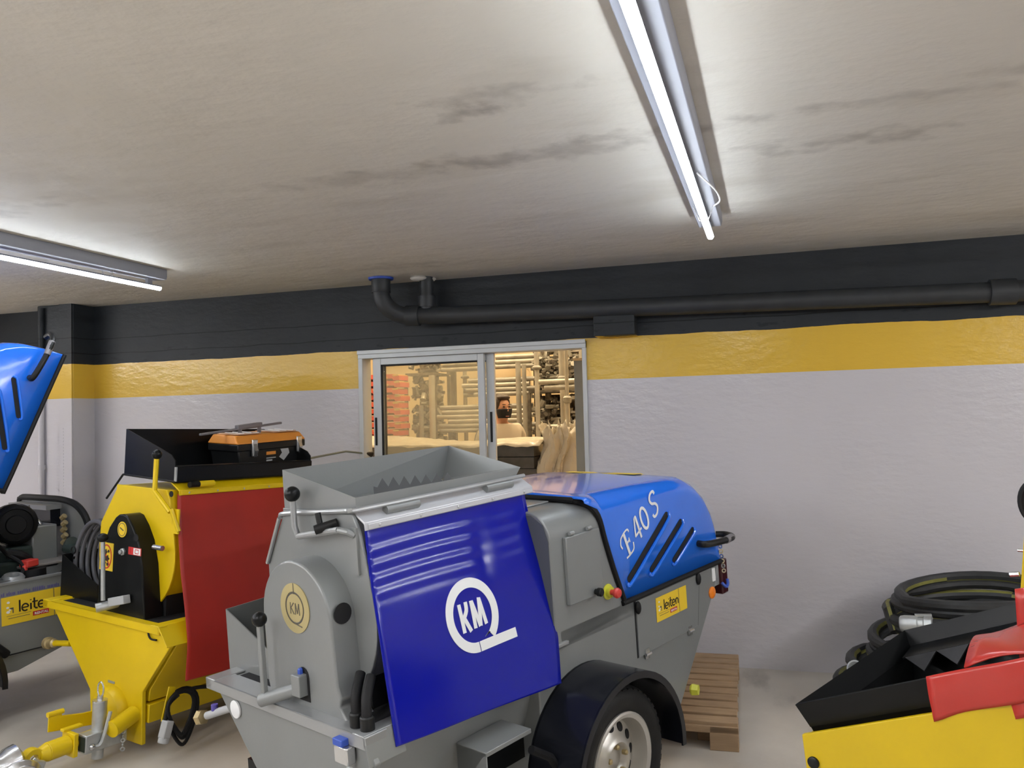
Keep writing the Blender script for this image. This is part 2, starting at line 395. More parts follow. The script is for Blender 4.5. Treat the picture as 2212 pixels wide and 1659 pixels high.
# drain pipe under the ceiling
mp = mat('black_painted_drain_pipe', (.022, .025, .028), .5, var=.15, vscale=9, bump=.1, bscale=14)
t = thing('drain_pipe', 'dark painted drain pipe running along the wall beam below the ceiling', 'pipe', Matrix.Translation((0, 0, 0)))
run = [(-2.66, 5.47, CEIL), (-2.66, 5.47, 2.60)] + [(-2.66 + .17*(1-cos(a)), 5.47+.10*(1-cos(a)), 2.60-.17*sin(a)) for a in [radians(x) for x in range(15, 91, 15)]] + [(-2.2, 5.615, 2.425), (-1, 5.63, 2.40), (1.30, 5.63, 2.352)]
P('pipe', MB().tube(run, .062, 20), mp, t)
P('pipe', MB().tube([(1.30, 5.63, 2.352), (2.4, 5.63, 2.33), (X1-.05, 5.63, 2.27)], .062, 20), mp, t)
P('collar', MB().lathe([(.064, -.07), (.078, -.07), (.078, .07), (.064, .07)], (1.34, 5.63, 2.351), (1, 0, -.02), 22), mp, t)
P('collar', MB().lathe([(.060, -.11), (.069, -.11), (.069, -.015), (.06, -.015)], (-2.66, 5.47, CEIL), (0, 0, 1), 22), mp, t)
P('ceiling_flange', MB().lathe([(.06, -.018), (.088, -.016), (.092, -.002), (.06, -.002)], (-2.66, 5.47, CEIL), (0, 0, 1), 26), M['bluecap'], t, label='blue plastic flange')
P('branch', MB().cyl((-2.36, 5.60, 2.42), (-2.36, 5.60, CEIL), .052, 18), mp, t)
P('collar', MB().lathe([(.05, -.04), (.063, -.04), (.063, .04), (.05, .04)], (-2.36, 5.60, 2.53), (0, 0, 1), 20), mp, t)
P('collar', MB().lathe([(.06, -.05), (.074, -.05), (.074, .05), (.06, .05)], (-2.46, 5.575, 2.43), (1, .12, -.02), 20), mp, t)
fo = MB()
for i in range(7):
    a = i*.9; fo.sphere((-2.38+.08*cos(a)*(i % 3)/2, 5.58+.05*sin(a), CEIL-.012), .035+.012*(i % 2), 10, (1.3, 1, .45))
P('sealing_foam', fo, mat('white_plaster_foam', (.6, .58, .53), .8, bump=.3, bscale=40), t, label='off white foam smeared round the branch')

# ------------------------------------------------------------------ sliding window
wf = mat('grey_aluminium_frame', (.50, .515, .515), .38, .15, var=.04)
wn = bpy.data.objects.new('window_1', None); COL.objects.link(wn); wn['kind'] = 'structure'; wn['label'] = 'sliding aluminium window into the lit warehouse'
wn.location = (0, WALL_Y, 0)
fr = MB()
fr.box(WX0, WX1, -.03, .12, WZ1-.05, WZ1).box(WX0, WX1, -.03, .12, WZ0, WZ0+.05)
fr.box(WX0, WX0+.035, -.025, .12, WZ0, WZ1).box(WX1-.03, WX1, -.025, .12, WZ0, WZ1)
fr.box(WX0, WX1, -.042, -.03, WZ1-.018, WZ1+.012)
P('window_frame', fr, wf, wn, .003)
def sash(x0, x1, y, ml, mr, mt):
    s = MB(); z0, z1 = WZ0+.05, WZ1-.05
    s.box(x0, x0+ml, y, y+.035, z0, z1).box(x1-mr, x1, y, y+.035, z0, z1).box(x0+ml, x1-mr, y, y+.035, z1-mt, z1).box(x0+ml, x1-mr, y, y+.035, z0, z0+.06)
    o = P('sash', s, wf, wn, .003)
    g = MB().box(x0+ml, x1-mr, y+.015, y+.02, z0+.06, z1-mt)
    P('pane', g, GL1, o)
    gk = MB(); gk.box(x0+ml, x0+ml+.012, y+.002, y+.012, z0+.06, z1-mt).box(x0+ml, x1-mr, y+.002, y+.012, z1-mt-.01, z1-mt)
    P('gasket', gk, M['blackm'], o)
    return o
GL1 = glass_material('hazy_window_glass', .10, (.93, .93, .90))
GL2 = glass_material('clear_window_glass', .02, (.97, .97, .95))
s1 = sash(-2.875, -1.985, 0, .066, .05, .05)
P('pull_handle', MB().box(-2.862, -2.846, -.004, .004, 1.49, 1.70), M['black'], s1, label='black recessed pull')
s2 = sash(-2.865, -1.925, .05, .06, .062, .05)
P('pull_handle', MB().box(-1.962, -1.946, .046, .054, 1.50, 1.72), M['black'], s2, label='black recessed pull')

# ------------------------------------------------------------------ ceiling lamps of this room
lam_w = mat('white_lamp_housing', (.26, .27, .31), .45)
tubem = emission_material('cool_white_tube', (.86, .93, 1.0), TUBE)
fill_tube = emission_material('added_fill_tube', (.96, .97, 1.0), TUBE_FILL)
def lamp(x, y0, y1, label, group=None, warm=False, z=CEIL, along='y', tm=None):
    L = y1-y0
    t = thing('ceiling_lamp', label, 'lamp', Matrix.Translation((x, y0, z)), group)
    hs = MB().prism([(-.056, -.067), (.056, -.067), (.062, -.045), (.062, 0), (-.062, 0), (-.062, -.045)], 'y', 0, L)
    P('housing', hs, lam_w, t, .003)
    P('diffuser_tube', MB().prism(arc(0, -.117, .0165, -195, 15, 14), 'y', .03, L), tm or tubem, t)
    P('tube_light_shield', MB().prism(arc(0, -.117, .0168, 15, 165, 10), 'y', .03, L), lam_w, t, label='added opaque back shielding the housing from the tube')  # added so the tube throws less light up onto the housing
    for yy in (.10, L-.10): P('lamp_holder', MB().box(-.012, .012, yy-.02, yy+.02, -.118, -.066), lam_w, t, .002)
    for yy in (.45, L-.45): P('wire_clip', MB().tube([(-.045, yy, -.067), (-.02, yy, -.132), (.02, yy, -.132), (.045, yy, -.067)], .0018, 5), M['chrome'], t)
    return t
la = lamp(-.272, 1.05, 4.44, 'long fluorescent ceiling lamp over the grey machine, pointing at the wall')
P('lamp_cable', MB().tube(smooth_path([(.02, 2.35, -.07), (.075, 2.55, -.09), (.085, 2.75, -.09), (.05, 2.92, -.07)], 5), .0035, 6), M['white'], la, label='thin white loop of cable')
lamp(-3.84, 1.2, 4.585, 'fluorescent ceiling lamp at the left edge, over the machine with its hood up')
for x, y, wds in ((3.3, 1.05, 'right of the hoses'), (-6.9, 1.05, 'left of the machine with its hood up'), (-3.84, -2.75, 'behind the camera at the left'), (3.3, -2.75, 'behind the camera at the right'),
                  (-2.05, -2.35, 'between the two aisle lamps at the left'), (-6.9, -2.75, 'at the far left behind the camera')):
    lamp(x, y, y+3.4, 'unseen ceiling lamp added for fill light, '+wds, tm=fill_tube)  # lamps added out of view to brighten and even out the room

# ================================================================== WAREHOUSE BEHIND THE WINDOW
tan = mat('tan_warehouse_wall', (.74, .60, .38), .7, var=.05, vscale=1)
wy0 = WALL_Y+.16
struct('floor_warehouse', MB().box(-11, 4, wy0, 13.2, -.12, 0), mfloor)
struct('wall_warehouse_back', MB().box(-11, 4, 13, 13.2, 0, 4.6), tan)
struct('wall_warehouse_left', MB().box(-11.2, -11, wy0, 13.2, 0, 4.6), tan)
struct('wall_warehouse_right', MB().box(4, 4.2, wy0, 13.2, 0, 4.6), tan)
struct('ceiling_warehouse', MB().box(-11.2, 4.2, wy0, 13.2, 4.5, 4.7), tan)
warmt = emission_material('warm_white_tube', (1.0, .80, .52), WARM)
for x in (-6.2, -4.2, -2.4, -.4):
    lamp(x, 7.0, 11.0, 'warm fluorescent lamp under the warehouse ceiling, out of view', 'warehouse ceiling lamps', z=4.5, tm=warmt)
gal = [mat('galvanised_tube_a', (.46, .43, .36), .42, .35, var=.15, vscale=6), mat('galvanised_tube_b', (.34, .32, .27), .5, .3, var=.2, vscale=6)]
rusty = mat('dirty_scaffold_steel', (.13, .11, .085), .6, .3, var=.5, vscale=14)
rng = random.Random(4)
tube_me = [MB().lathe([(.024, 0), (.030, 0), (.030, 1), (.024, 1)], (0, 0, 0), (1, 0, 0), 12, closed=True).mesh('tube', [g]) for g in gal]
def rack_tube(x0, x1, y, z, k, lab, grp, r=1.0):
    o = P('steel_tube', tube_me[k % 2]); o.location = (x0, y, z); o.scale = (x1-x0, r, r); tag(o, lab, 'tube', grp); return o
for (x0, x1, zb, rows, deep, lab, grp, jit) in (
    (-3.50, -2.66, 2.33, 3, 2, 'galvanised tube in the top bundle of the warehouse rack', 'tubes in the top bundle', .15),
    (-4.15, -3.54, 2.32, 2, 2, 'galvanised tube in the high bundle seen behind the left pane', 'tubes high behind the left pane', .1),
    (-3.92, -2.72, 1.98, 4, 2, 'galvanised tube in the middle bundle of the warehouse rack', 'tubes in the middle bundle', .25),
    (-4.22, -2.70, 1.52, 6, 2, 'galvanised tube in the low bundle behind the masked man', 'tubes in the low bundle', .3)):
    for r in range(rows):
        for d in range(deep):
            a = rng.uniform(-jit, 0)
            rack_tube(x0+rng.uniform(0, jit), x1+a, 10.25+d*.064, zb+r*.0602, rng.randint(0, 1), lab, grp)
t = thing('tube_rack', 'steel rack whose arms carry the tube bundles in the warehouse', 'rack', Matrix.Translation((0, 0, 0)))
for x in (-4.02, -3.48, -2.88):
    P('upright', MB().box(x-.03, x+.03, 10.36, 10.42, 0, 2.75), rusty, t)
    for z in (1.49, 1.95, 2.30) if x > -3.9 else (1.49, 2.29): P('arm', MB().box(x-.02, x+.02, 10.20, 10.36, z-.04, z), rusty, t)
for i, (x, y, z0, z1, r, lab) in enumerate((
    (-4.17, 10.0, 0, 2.24, .040, 'pale upright post at the left end of the tube rack'),
    (-3.02, 10.05, 0, 2.36, .034, 'upright rack post behind the masked man, ending above his head'),
    (-2.64, 9.55, 0, 3.1, .030, 'thin upright rack post right of the tube bundles'),
    (-2.80, 9.56, 0, 2.3, .026, 'short upright post beside the thin rack post'),
    (-4.60, 10.08, 0, 1.86, .032, 'left of the two short uprights behind the left pane'),
    (-4.36, 10.08, 0, 1.86, .032, 'right of the two short uprights behind the left pane'),
    (-3.90, 10.5, 0, 2.62, .028, 'left hanging upright between the bundles behind the left pane'),
    (-3.62, 10.5, 0, 2.62, .028, 'right hanging upright between the bundles behind the left pane'))):
    t = thing('rack_post', lab, 'post', Matrix.Translation((x, y, 0)))
    P('tube', MB().cyl((0, 0, z0), (0, 0, z1), r, 12), gal[i % 2], t)
    P('base_plate', MB().box(-.08, .08, -.08, .08, 0, .012), rusty, t)
    if i in (2, 6, 7): P('collar', MB().lathe([(r, -.02), (r+.03, -.005), (r+.03, .01), (r, .03)], (0, 0, 2.22 if i > 2 else 2.25), (0, 0, 1), 12), gal[1], t)
for i, (x, y, h, zc, r, lab) in enumerate((
    (-1.98, 8.3, 2.6, 1.86, .030, 'light steel prop with a collar nut, in front of the props at the right'),
    (-2.20, 9.0, 3.0, 2.1, .034, 'steel prop standing left of the light prop with the collar'),
    (-1.88, 8.9, 3.0, 2.3, .032, 'steel prop close behind the light prop with the collar'),
    (-1.66, 8.6, 3.0, 2.28, .036, 'steel prop at the right edge of the window opening'),
    (-2.05, 9.4, 3.0, 2.2, .040, 'thick pale steel prop at the back of the props'))):
    t = thing('steel_prop', lab, 'prop', Matrix.Translation((x, y, 0)))
    P('outer_tube', MB().cyl((0, 0, 0), (0, 0, zc), r*.8, 14), gal[0], t)
    P('inner_tube', MB().cyl((0, 0, zc), (0, 0, h), r*.62 if i == 0 else r, 14), gal[0], t)
    P('collar_nut', MB().lathe([(r*.8, -.06), (r*1.25, -.05), (r*1.5, -.02), (r*1.5, .0), (r*.9, .02)], (0, 0, zc), (0, 0, 1), 14), gal[1], t)
    P('foot_plate', MB().box(-.07, .07, -.07, .07, 0, .01), rusty, t)
for i, (x0, x1, y, z, lab) in enumerate((
    (-2.42, -1.70, 8.84, 2.05, 'upper short cross tube tied to the steel props'),
    (-2.36, -1.72, 8.84, 1.985, 'lower short cross tube tied to the steel props'),
    (-2.35, -1.55, 8.535, 1.56, 'cross tube above the torn film at the right'),
    (-2.2, -1.5, 8.535, 1.49, 'cross tube just behind the torn film at the right'))):
    rack_tube(x0, x1, y, z, i, lab, None)
t = thing('air_duct', 'curved cream duct on the far warehouse wall', 'duct', Matrix.Translation((0, 0, 0)))
P('duct', MB().tube(smooth_path([(-4.3, 12.4, 2.55), (-3.75, 12.4, 2.55), (-3.5, 12.4, 2.46), (-3.42, 12.4, 2.25), (-3.42, 12.4, 1.9)], 6), .10, 16), tan, t)
P('bracket', MB().box(-3.9, -3.86, 12.4, 12.999, 2.5, 2.56), rusty, t)
# scaffold couplings heaped in open cages: nobody could count them
def heap(name, x0, x1, y0, y1, z0, z1, n, lab, ms, seed):
    r = random.Random(seed); mb = MB()
    for i in range(n):
        c = (r.uniform(x0, x1), r.uniform(y0, y1), r.uniform(z0, z1)); mb.cur = r.randint(0, len(ms)-1)
        R = Matrix.Rotation(r.uniform(0, 6), 3, 'Z') @ Matrix.Rotation(r.uniform(0, 6), 3, 'X')
        if r.random() < .5: mb.obox(c, r.uniform(.05, .13), r.uniform(.02, .05), r.uniform(.015, .04), R)
        else:
            d = R @ Vector((0, 0, r.uniform(.03, .07))); mb.cyl(Vector(c)-d, Vector(c)+d, r.uniform(.018, .04), 8)
    o = P(name, mb, ms, smooth=False); return tag(o, lab, 'scaffold parts', kind='stuff')
heap('coupler_heap', -4.60, -4.27, 10.27, 10.7, .9, 2.22, 420, 'grey heap of scaffold couplers between the red stack and the rack', [gal[1], rusty, gal[0]], 1)
heap('coupler_heap', -2.72, -2.18, 9.7, 10.16, 1.22, 1.92, 420, 'dark heap of scaffold couplers right of the masked man', [rusty, rusty, gal[1]], 2)
heap('clamp_heap', -2.72, -2.18, 9.72, 10.1, 2.03, 2.5, 200, 'dark heap of clamps on the rack above the couplers', [rusty, gal[1], gal[1]], 3)
heap('clamp_heap', -4.60, -4.28, 10.27, 10.7, 2.33, 2.6, 140, 'grey heap of clamps high behind the left pane', [gal[1], rusty, gal[1]], 5)
for (zs, x0, x1, y0, lab) in (((1.16, 1.96), -2.78, -2.12, 9.66, 'steel shelf rack holding the dark couplers right of the masked man'), ((.84, 2.26), -4.64, -4.23, 10.22, 'steel shelf rack holding the grey couplers left of the tube rack')):
    t = thing('steel_shelf', lab, 'shelf', Matrix.Translation((0, 0, 0)))
    for z in zs: P('shelf_plate', MB().box(x0, x1, y0, y0+.55, z, z+.03), rusty, t)
    for (x, y) in ((x0, y0+.02), (x1, y0+.02), (x0, y0+.53), (x1, y0+.53)): P('leg', MB().box(x-.02, x+.02, y-.02, y+.02, 0, zs[1]), rusty, t)
# red clamps stacked on a pallet
redp = mat('red_painted_steel', (.62, .10, .06), .5, var=.12, vscale=10)
bm_ = MB().prism([(-.13, 0), (-.05, 0), (-.04, .022), (.04, .022), (.05, 0), (.13, 0), (.13, .058), (.06, .062), (.05, .078), (-.05, .078), (-.06, .062), (-.13, .058)], 'y', -.14, .14)
rc = bm_.mesh('red_clamp', [redp]); yb = MB().box(-.12, -.03, -.145, .145, .020, .042).box(.045, .12, -.145, .145, .052, .072).mesh('spacer', [mat('yellow_spacer', (.62, .42, .12), .5)])
first = None
for r in range(15):
    for c in range(2):
        o = P('formwork_clamp', rc); o.location = (-4.86+.27*c+.02*(r % 2), 9.75+.05*(r % 3)*.2, .96+r*.087)
        P('spacer', yb, None, o)
        tag(o, 'red formwork clamp in the stack behind the left pane', 'clamp', 'red clamps in the stack')
t = thing('stack_pallet', 'wooden pallet under the red clamp stack', 'pallet', Matrix.Translation((-4.72, 9.75, 0)))
P('deck', MB().box(-.29, .29, -.28, .2, .84, .96), M['wood'], t)
for x in (-.22, .22): P('bearer', MB().box(x-.06, x+.06, -.28, .2, 0, .84), M['wood'], t)
# grey post just behind the opening
t = thing('steel_post', 'plain grey steel post just behind the right end of the window', 'post', Matrix.Translation((-1.415, 6.35, 0)))
P('post', MB().box(-.034, .034, -.03, .03, 0, 2.10), mat('flat_grey_paint', (.22, .235, .23), .6, var=.08), t, .003)
P('post_cap', MB().box(-.038, .038, -.034, .034, 2.10, 2.12), tan, t, .002)
# wrapped stack in front of the rack
t = thing('wrapped_stack', 'wide dark stack wrapped in clear film just behind the window', 'wrapped goods', Matrix.Translation((0, 0, 0)))
dkw = mat('dark_boards_under_film', (.07, .065, .06), .3, var=.35, vscale=9, bump=.3, bscale=14)
sb = MB()
for i in range(13): sb.box(-3.95+rng.uniform(-.01, .01), -1.93+rng.uniform(-.01, .01), 6.85+rng.uniform(-.008, .008), 7.85, .14+i*.1, .14+i*.1+.094)
P('boards', sb, dkw, t)
P('pallet_base', MB().box(-3.95, -1.93, 6.86, 7.85, 0, .14), M['wood'], t)
rr = random.Random(8)
H = [[rr.uniform(-.012, .012) for _ in range(21)] for _ in range(41)]
def top(u, v):
    i, j = round(u*40), round(v*20); x = -3.98+2.1*u; y = 6.82+1.06*v
    z = 1.452 + .045*sin(v*3.0)*(.6+.4*sin(u*9)) + .03*sin(u*5+1)*v + H[i][j]
    if j == 0: z -= .02
    return (x, y, z)
FILM = film_material()
P('film_top', MB().grid(top, [i/40 for i in range(41)], [j/20 for j in range(21)]), FILM, t, solid=.003)
# torn film hanging over the right end
def bag(u, v):
    a = u*2*pi; r = .115+.025*sin(3*a+v*4)+.03*sin(7*a+1+5*v)+.018*sin(19*a+11*v)+.035*v 
    return (-1.765+r*1.1*cos(a)+.03*sin(v*9), 7.0+r*.8*sin(a), 1.585-.72*v+(.04*sin(5*a)+.03*sin(13*a))*(1-v))
P('torn_film', MB().grid(bag, [i/60 for i in range(61)], [j/18 for j in range(19)]), FILM, t, solid=.002, label='torn bunch of clear film at the right end')

# ================================================================== THE MIXER PUMP TRAILERS
def drape(tab): return lambda z: sum(interp(tab, z+d) for d in (-.045, -.03, -.015, 0, .015, .03, .045))/7
def funnel(fl=-.078):
    return [(0, .75), (fl, .662), (.113, .40), (.118, .34), (.545, .31), (.55, .333), (.92, .715), (.95, .75)]
HOOD_TOP = [(.12, 1.318), (.55, 1.312), (.95, 1.297), (1.04, 1.262), (1.116, 1.207), (1.165, 1.14), (1.194, 1.075), (1.222, .962), (1.23, .87), (1.232, .828)]
HOOD_LOW = [(.12, 1.30), (.205, 1.262), (.225, 1.19), (.243, 1.115), (.292, .973), (.345, .85), (.365, .828), (1.232, .824)]
HW = .985
def hood_mesh():
    xs = [.12, .16, .205, .225, .243, .265, .292, .32, .345, .365, .42, .55, .7, .85, .95, 1.0, 1.04, 1.08, 1.116, 1.14, 1.165, 1.18, 1.194, 1.21, 1.222, 1.23, 1.232]
    rows = []
    for x in xs:
        zt = interp(HOOD_TOP, x); zb = min(interp(HOOD_LOW, x), zt-.003); r = min(.085, (zt-zb)*.95)
        near = [(0, zb), (0, zb+(zt-r-zb)*.5), (0, zt-r)] + [(r*(1-cos(radians(a))), zt-r+r*sin(radians(a))) for a in (18, 36, 54, 72, 90)]
        row = near + [(HW*.5, zt+.012)] + [(HW-y, z) for (y, z) in near[::-1]]
        rows.append([(x, y, z) for (y, z) in row])
    n = len(rows[0]); mb = MB()
    mb.add([p for r in rows for p in r], [(i*n+j, i*n+j+1, (i+1)*n+j+1, (i+1)*n+j) for i in range(len(rows)-1) for j in range(n-1)])
    e = len(rows)-1
    mb.add(rows[e], [list(range(n))])
    return mb
def slanted(org, ang, shear=.0):
    ca, sa = cos(radians(ang)), sin(radians(ang))
    def f(a, b, t):
        a2 = a + b*shear; return (org[0]+a2*ca-b*sa, -t-.0038, org[1]+a2*sa+b*ca)
    return f
def build_hood(root, writing=True):
    hood = P('hood', hood_mesh(), M['blue'], root, solid=.006, label='blue engine hood')
    path = [(1.236, -.004, .822), (.80, -.004, .822), (.372, -.004, .822), (.35, -.004, .84), (.292, -.004, .975), (.24, -.004, 1.118), (.205, 0, 1.235), (.17, .03, 1.287), (.125, .075, 1.308), (.112, .14, 1.312), (.112, HW-.14, 1.312), (.125, HW-.075, 1.308), (.17, HW-.03, 1.287), (.205, HW, 1.235), (.292, HW+.004, .975), (.37, HW+.004, .822), (1.236, HW+.004, .822)]
    P('edge_seal', MB().tube(smooth_path(path, 4), .013, 8), M['blackm'], hood, label='black rubber edge seal')
    for (a, b, wd) in (((.405, .912), (.745, 1.142), .05), ((.588, .915), (.868, 1.088), .046), ((.785, .918), (.975, 1.03), .042)):
        d = Vector((b[0]-a[0], b[1]-a[1])); L = d.length; an = math.degrees(atan2(d.y, d.x)); f = slanted(a, an)
        sl = MB(); pl_ = arc(0, wd*.12, wd*.30, 90, 270, 6) + arc(L, wd*.12, wd*.30, -90, 90, 6)
        sl.flat(pl_, f, .002); P('vent_slot', sl, M['dark'], hood, label='dark slanted vent slot')
        rd = MB(); pts = [f(-wd*.45, wd*.1, .0), f(-wd*.2, -wd*.32, .005), f(L*.5, -wd*.36, .008), f(L*.96, -wd*.34, .008), f(L+wd*.28, -wd*.1, .004), f(L+wd*.4, wd*.1, .0)]
        rd.tube(smooth_path(pts, 5), wd*.17, 8); P('vent_lip', rd, M['blue'], hood)
    # bent hand rail wrapping round the rear corner
    hb = MB().tube(smooth_path([(1.02, -.005, .955), (1.02, -.05, .955), (1.15, -.075, .95), (1.27, -.06, .945), (1.315, .0, .945), (1.30, .05, .945)], 5), .017, 10)
    h = P('hand_rail', hb, M['blackplastic'], hood, label='black looped hand rail')
    P('grip', MB().cyl((1.17, -.077, .949), (1.262, -.062, .946), .019, 12), M['handlegrey'], hood, label='grey grip of the hand rail')
    if writing:
        P('top_label', MB().prism([(.90, 1.314), (.96, 1.309), (1.0, 1.296), (1.0, 1.293), (.96, 1.306), (.90, 1.311)], 'y', .27, .72), M['stick'], hood, label='yellow label lying on top of the hood')
        f = slanted((.405, 1.012), 31, .10); S = .110
        g = MB()
        def st(pts, wd): g.stroke([(p[0]*S, p[1]*S) for p in smooth_path([(q[0], q[1], 0) for q in pts], 6)] if len(pts) > 2 else [(p[0]*S, p[1]*S) for p in pts], wd*S, lambda a, b, t: f(a, b, t+.001))
        st([(-.05, .95), (.25, 1.0), (.52, .96), (.56, .82)], .07); st([(.22, 1.0), (.17, .0)], .14); st([(.19, .5), (.44, .53)], .08); st([(.44, .62), (.43, .42)], .06)
        st([(-.10, .05), (.2, .0), (.5, .02), (.62, .26)], .07); st([(-.05, .95), (-.18, .75), (-.15, .55)], .07)
        st([(1.18, 1.0), (.86, .33), (1.38, .33)], .09) if False else None
        st([(1.17, 1.0), (.88, .32)], .09); st([(.86, .32), (1.42, .32)], .09); st([(1.27, .98), (1.22, .0)], .12); st([(1.17, 1.0), (1.30, 1.0)], .07)
        oval = arc(1.80, .5, .24, 0, 360, 28, .47); st(oval, .12)
        st([(2.98, .82), (2.92, .98), (2.68, 1.0), (2.52, .82), (2.60, .60), (2.82, .44), (2.90, .22), (2.74, .02), (2.50, .02), (2.42, .18)], .11)
        P('lettering', g, M['white'], hood, label='white slanted lettering E 40 S')
    return hood
def leiten_sticker(root, x0, z0, w, h, y0=0.0):
    """yellow hire company label: plate, black word, red tag, small figures"""
    f = lambda a, b, t: (x0+a*w, y0-t-.0008, z0+b*h)
    pl_ = P('label_sticker', MB().flat([(0, 0), (1, 0), (1, 1), (0, 1)], f, .0012), M['stick'], root, label='yellow label with the word leiten')
    g = lambda a, b, t: f(a, b, t+.0013)
    lt = MB(); sx = 2.45   # stretch so strokes keep their width
    def st(pts, wd=.035): lt.stroke([(p[0], p[1]*sx/sx) for p in pts], wd, g)
    W_ = .024
    def lw(pts, k=1): 
        # stroke in metric units, then back to label units
        q = [(p[0]*w, p[1]*h) for p in pts]; lt.stroke(q, W_*w*k, lambda a, b, t: g(a/w, b/h, t))
    x = .25
    lw([(x, .92-.1), (x, .40)])                                   # l
    def e_(cx): 
        a = arc(cx, .52, .045, 0, 310, 16, .125); lw([(cx-.045, .52), (cx+.045, .52)], .8); lw(a, .9)
    e_(.325); lw([(.405, .63), (.405, .40)]); lw([(.405, .73), (.405, .76)])
    lw([(.455, .80), (.455, .46), (.475, .41), (.50, .41)]); lw([(.425, .66), (.505, .66)], .8)
    e_(.555); lw([(.63, .64), (.63, .40)]); lw([(.63, .52)]+[(p[0], p[1]) for p in arc(.667, .55, .037, 180, 0, 8, .09)]+[(.704, .40)])
    P('lettering', lt, M['ink'], pl_, label='black lettering leiten')
    rt = MB().flat([(.43, .14), (.66, .14), (.66, .30), (.43, .30)], g, .0006)
    P('red_tag', rt, M['redink'], pl_, label='red tag with the word RENTAL')
    tm = text_mesh('RENTAL', 1, lambda a, b, t: g(.452+a*.055, .175+b*.118, .0012), weight=.03)
    P('tag_lettering', tm, M['white'], pl_)
    fg = MB(); 
    for (a, b, r) in ((.095, .80, .022), (.085, .62, .02), (.09, .46, .026), (.115, .53, .016)): fg.flat(arc(a, b, r, 0, 340, 10, r*1.9), g, .0006)
    P('small_figure', fg, M['white'], pl_)
    bk = MB(); bk.flat([(.115, .60), (.165, .60), (.165, .40), (.15, .40), (.15, .54), (.115, .54)], g, .0006)
    bk.flat([(.07, .31), (.41, .31), (.41, .322), (.07, .322)], g, .0005); bk.flat([(.09, .215), (.39, .215), (.39, .235), (.09, .235)], g, .0005)
    bk.flat([(.735, .0), (.745, .0), (.745, 1), (.735, 1)], g, .0005)
    P('rule_lines', bk, M['badge_ink'], pl_)
    return pl_
def km_logo(root, fn, mat_, cx, cz, rx, rz, wd, name='emblem', label=None):
    """ring with an open foot, straight bar at the foot, narrow letters K M inside"""
    g = MB(); out, inn = [], []
    zg = cz-rz+wd*1.25     # ring stops just above the bar at the right
    for i in range(61):
        a = radians(-90 - 360*i/60*.905)
        out.append((cx+rx*cos(a), cz+rz*sin(a))); inn.append((cx+(rx-wd)*cos(a), cz+(rz-wd)*sin(a)))
    out[-1] = (out[-1][0]+.004, zg+.012); inn[-1] = (inn[-1][0]-wd*.5, zg)
    n = 61
    for lay in (.0016, 0):
        pass
    vs = [fn(p[0], p[1], .0016) for p in out] + [fn(p[0], p[1], .0016) for p in inn] + [fn(p[0], p[1], 0) for p in out] + [fn(p[0], p[1], 0) for p in inn]
    fs = []
    for i in range(n-1): fs += [(i, i+1, n+i+1, n+i), (2*n+i, 3*n+i, 3*n+i+1, 2*n+i+1), (i, 2*n+i, 2*n+i+1, i+1), (n+i, n+i+1, 3*n+i+1, 3*n+i)]
    g.add(vs, fs)
    gap = wd*.12
    nb = 8; bx0, bx1 = cx+gap, cx+rx*1.52
    top_ = [(bx0+(bx1-bx0)*i/nb, cz-rz+wd) for i in range(nb+1)]
    g.stroke([(p[0], p[1]-wd/2) for p in top_], wd, fn, .0016)
    k = rx/.1325
    def st(pts, ww=.0165): g.stroke([(cx+p[0]*k, cz+p[1]*rz/.131) for p in smooth_path([(q[0], q[1], 0) for q in pts], 4)], ww*k, fn, .0016)
    st([(-.058, .050), (-.058, -.050)]); st([(-.024, .052), (-.028, .022), (-.052, -.006)]); st([(-.046, .0), (-.024, -.052)])
    st([(.0, -.048), (.004, .050)]); st([(.006, .048), (.026, -.046)]); st([(.028, -.046), (.046, .052)]); st([(.046, .050), (.058, -.046)])
    return P(name, g, mat_, root, label=label)
def wheel(root, x, yo, r=.295, side=-1, w=.17):
    """yo = y of the outer face; side -1 means the outer face looks towards -y"""
    ax = (0, side, 0); o = (x, yo-side*w, r)
    t = MB().lathe([(.19, .015), (.215, .0), (.25, -.004), (.275, .01), (.29, .035), (r, .06), (r, w-.055), (.29, w-.03), (.272, w-.008), (.25, w+.002), (.225, w-.002), (.19, w-.018)], o, ax, 64, closed=True)
    for k in range(44):
        a = 2*pi*k/44
        for hh, s in ((.035, 1), (w-.035, -1)):
            c = Vector((x+(r-.012)*cos(a), yo-side*w+side*hh, r+(r-.012)*sin(a))); R = Matrix.Rotation(-a, 3, 'Y') @ Matrix.Rotation(.0*s, 3, 'X')
            t.obox(c, .012, .044, .024, R @ Matrix.Rotation(-.30*s*side, 3, 'Z'))
    wl = P('wheel', t, M['tyre'], root, label='road wheel with black tyre and silver rim')
    hh = w-.02
    P('rim', MB().lathe([(.196, -.03), (.196, hh+.012), (.188, hh+.016), (.172, hh+.008), (.168, hh-.02), (.162, hh-.045), (.156, hh-.055), (.150, hh-.056), (.102, hh-.036), (.092, hh-.022), (.074, hh-.012), (.058, hh-.024), (.050, hh-.045), (.0, hh-.045)], o, ax, 48), M['rim'], wl)
    hl = MB()
    for k in range(12):
        a = 2*pi*k/12; c = Vector((x+.128*cos(a), yo-side*w+side*(hh-.0465), r+.128*sin(a)))
        hl.lathe([(.0, -.004), (.0195, -.004), (.0195, .003), (.0, .003)], c, (.40*cos(a), side, .40*sin(a)), 14)
    P('vent_hole', hl, M['dark'], wl)
    nt_ = MB()
    for k in range(5):
        a = 2*pi*k/5+.3; c = (x+.056*cos(a), yo-side*w+side*(hh-.03), r+.056*sin(a)); nt_.lathe([(.011, 0), (.011, .018), (.006, .022)], c, ax, 6)
    P('wheel_nut', nt_, M['brass'], wl)
    return wl
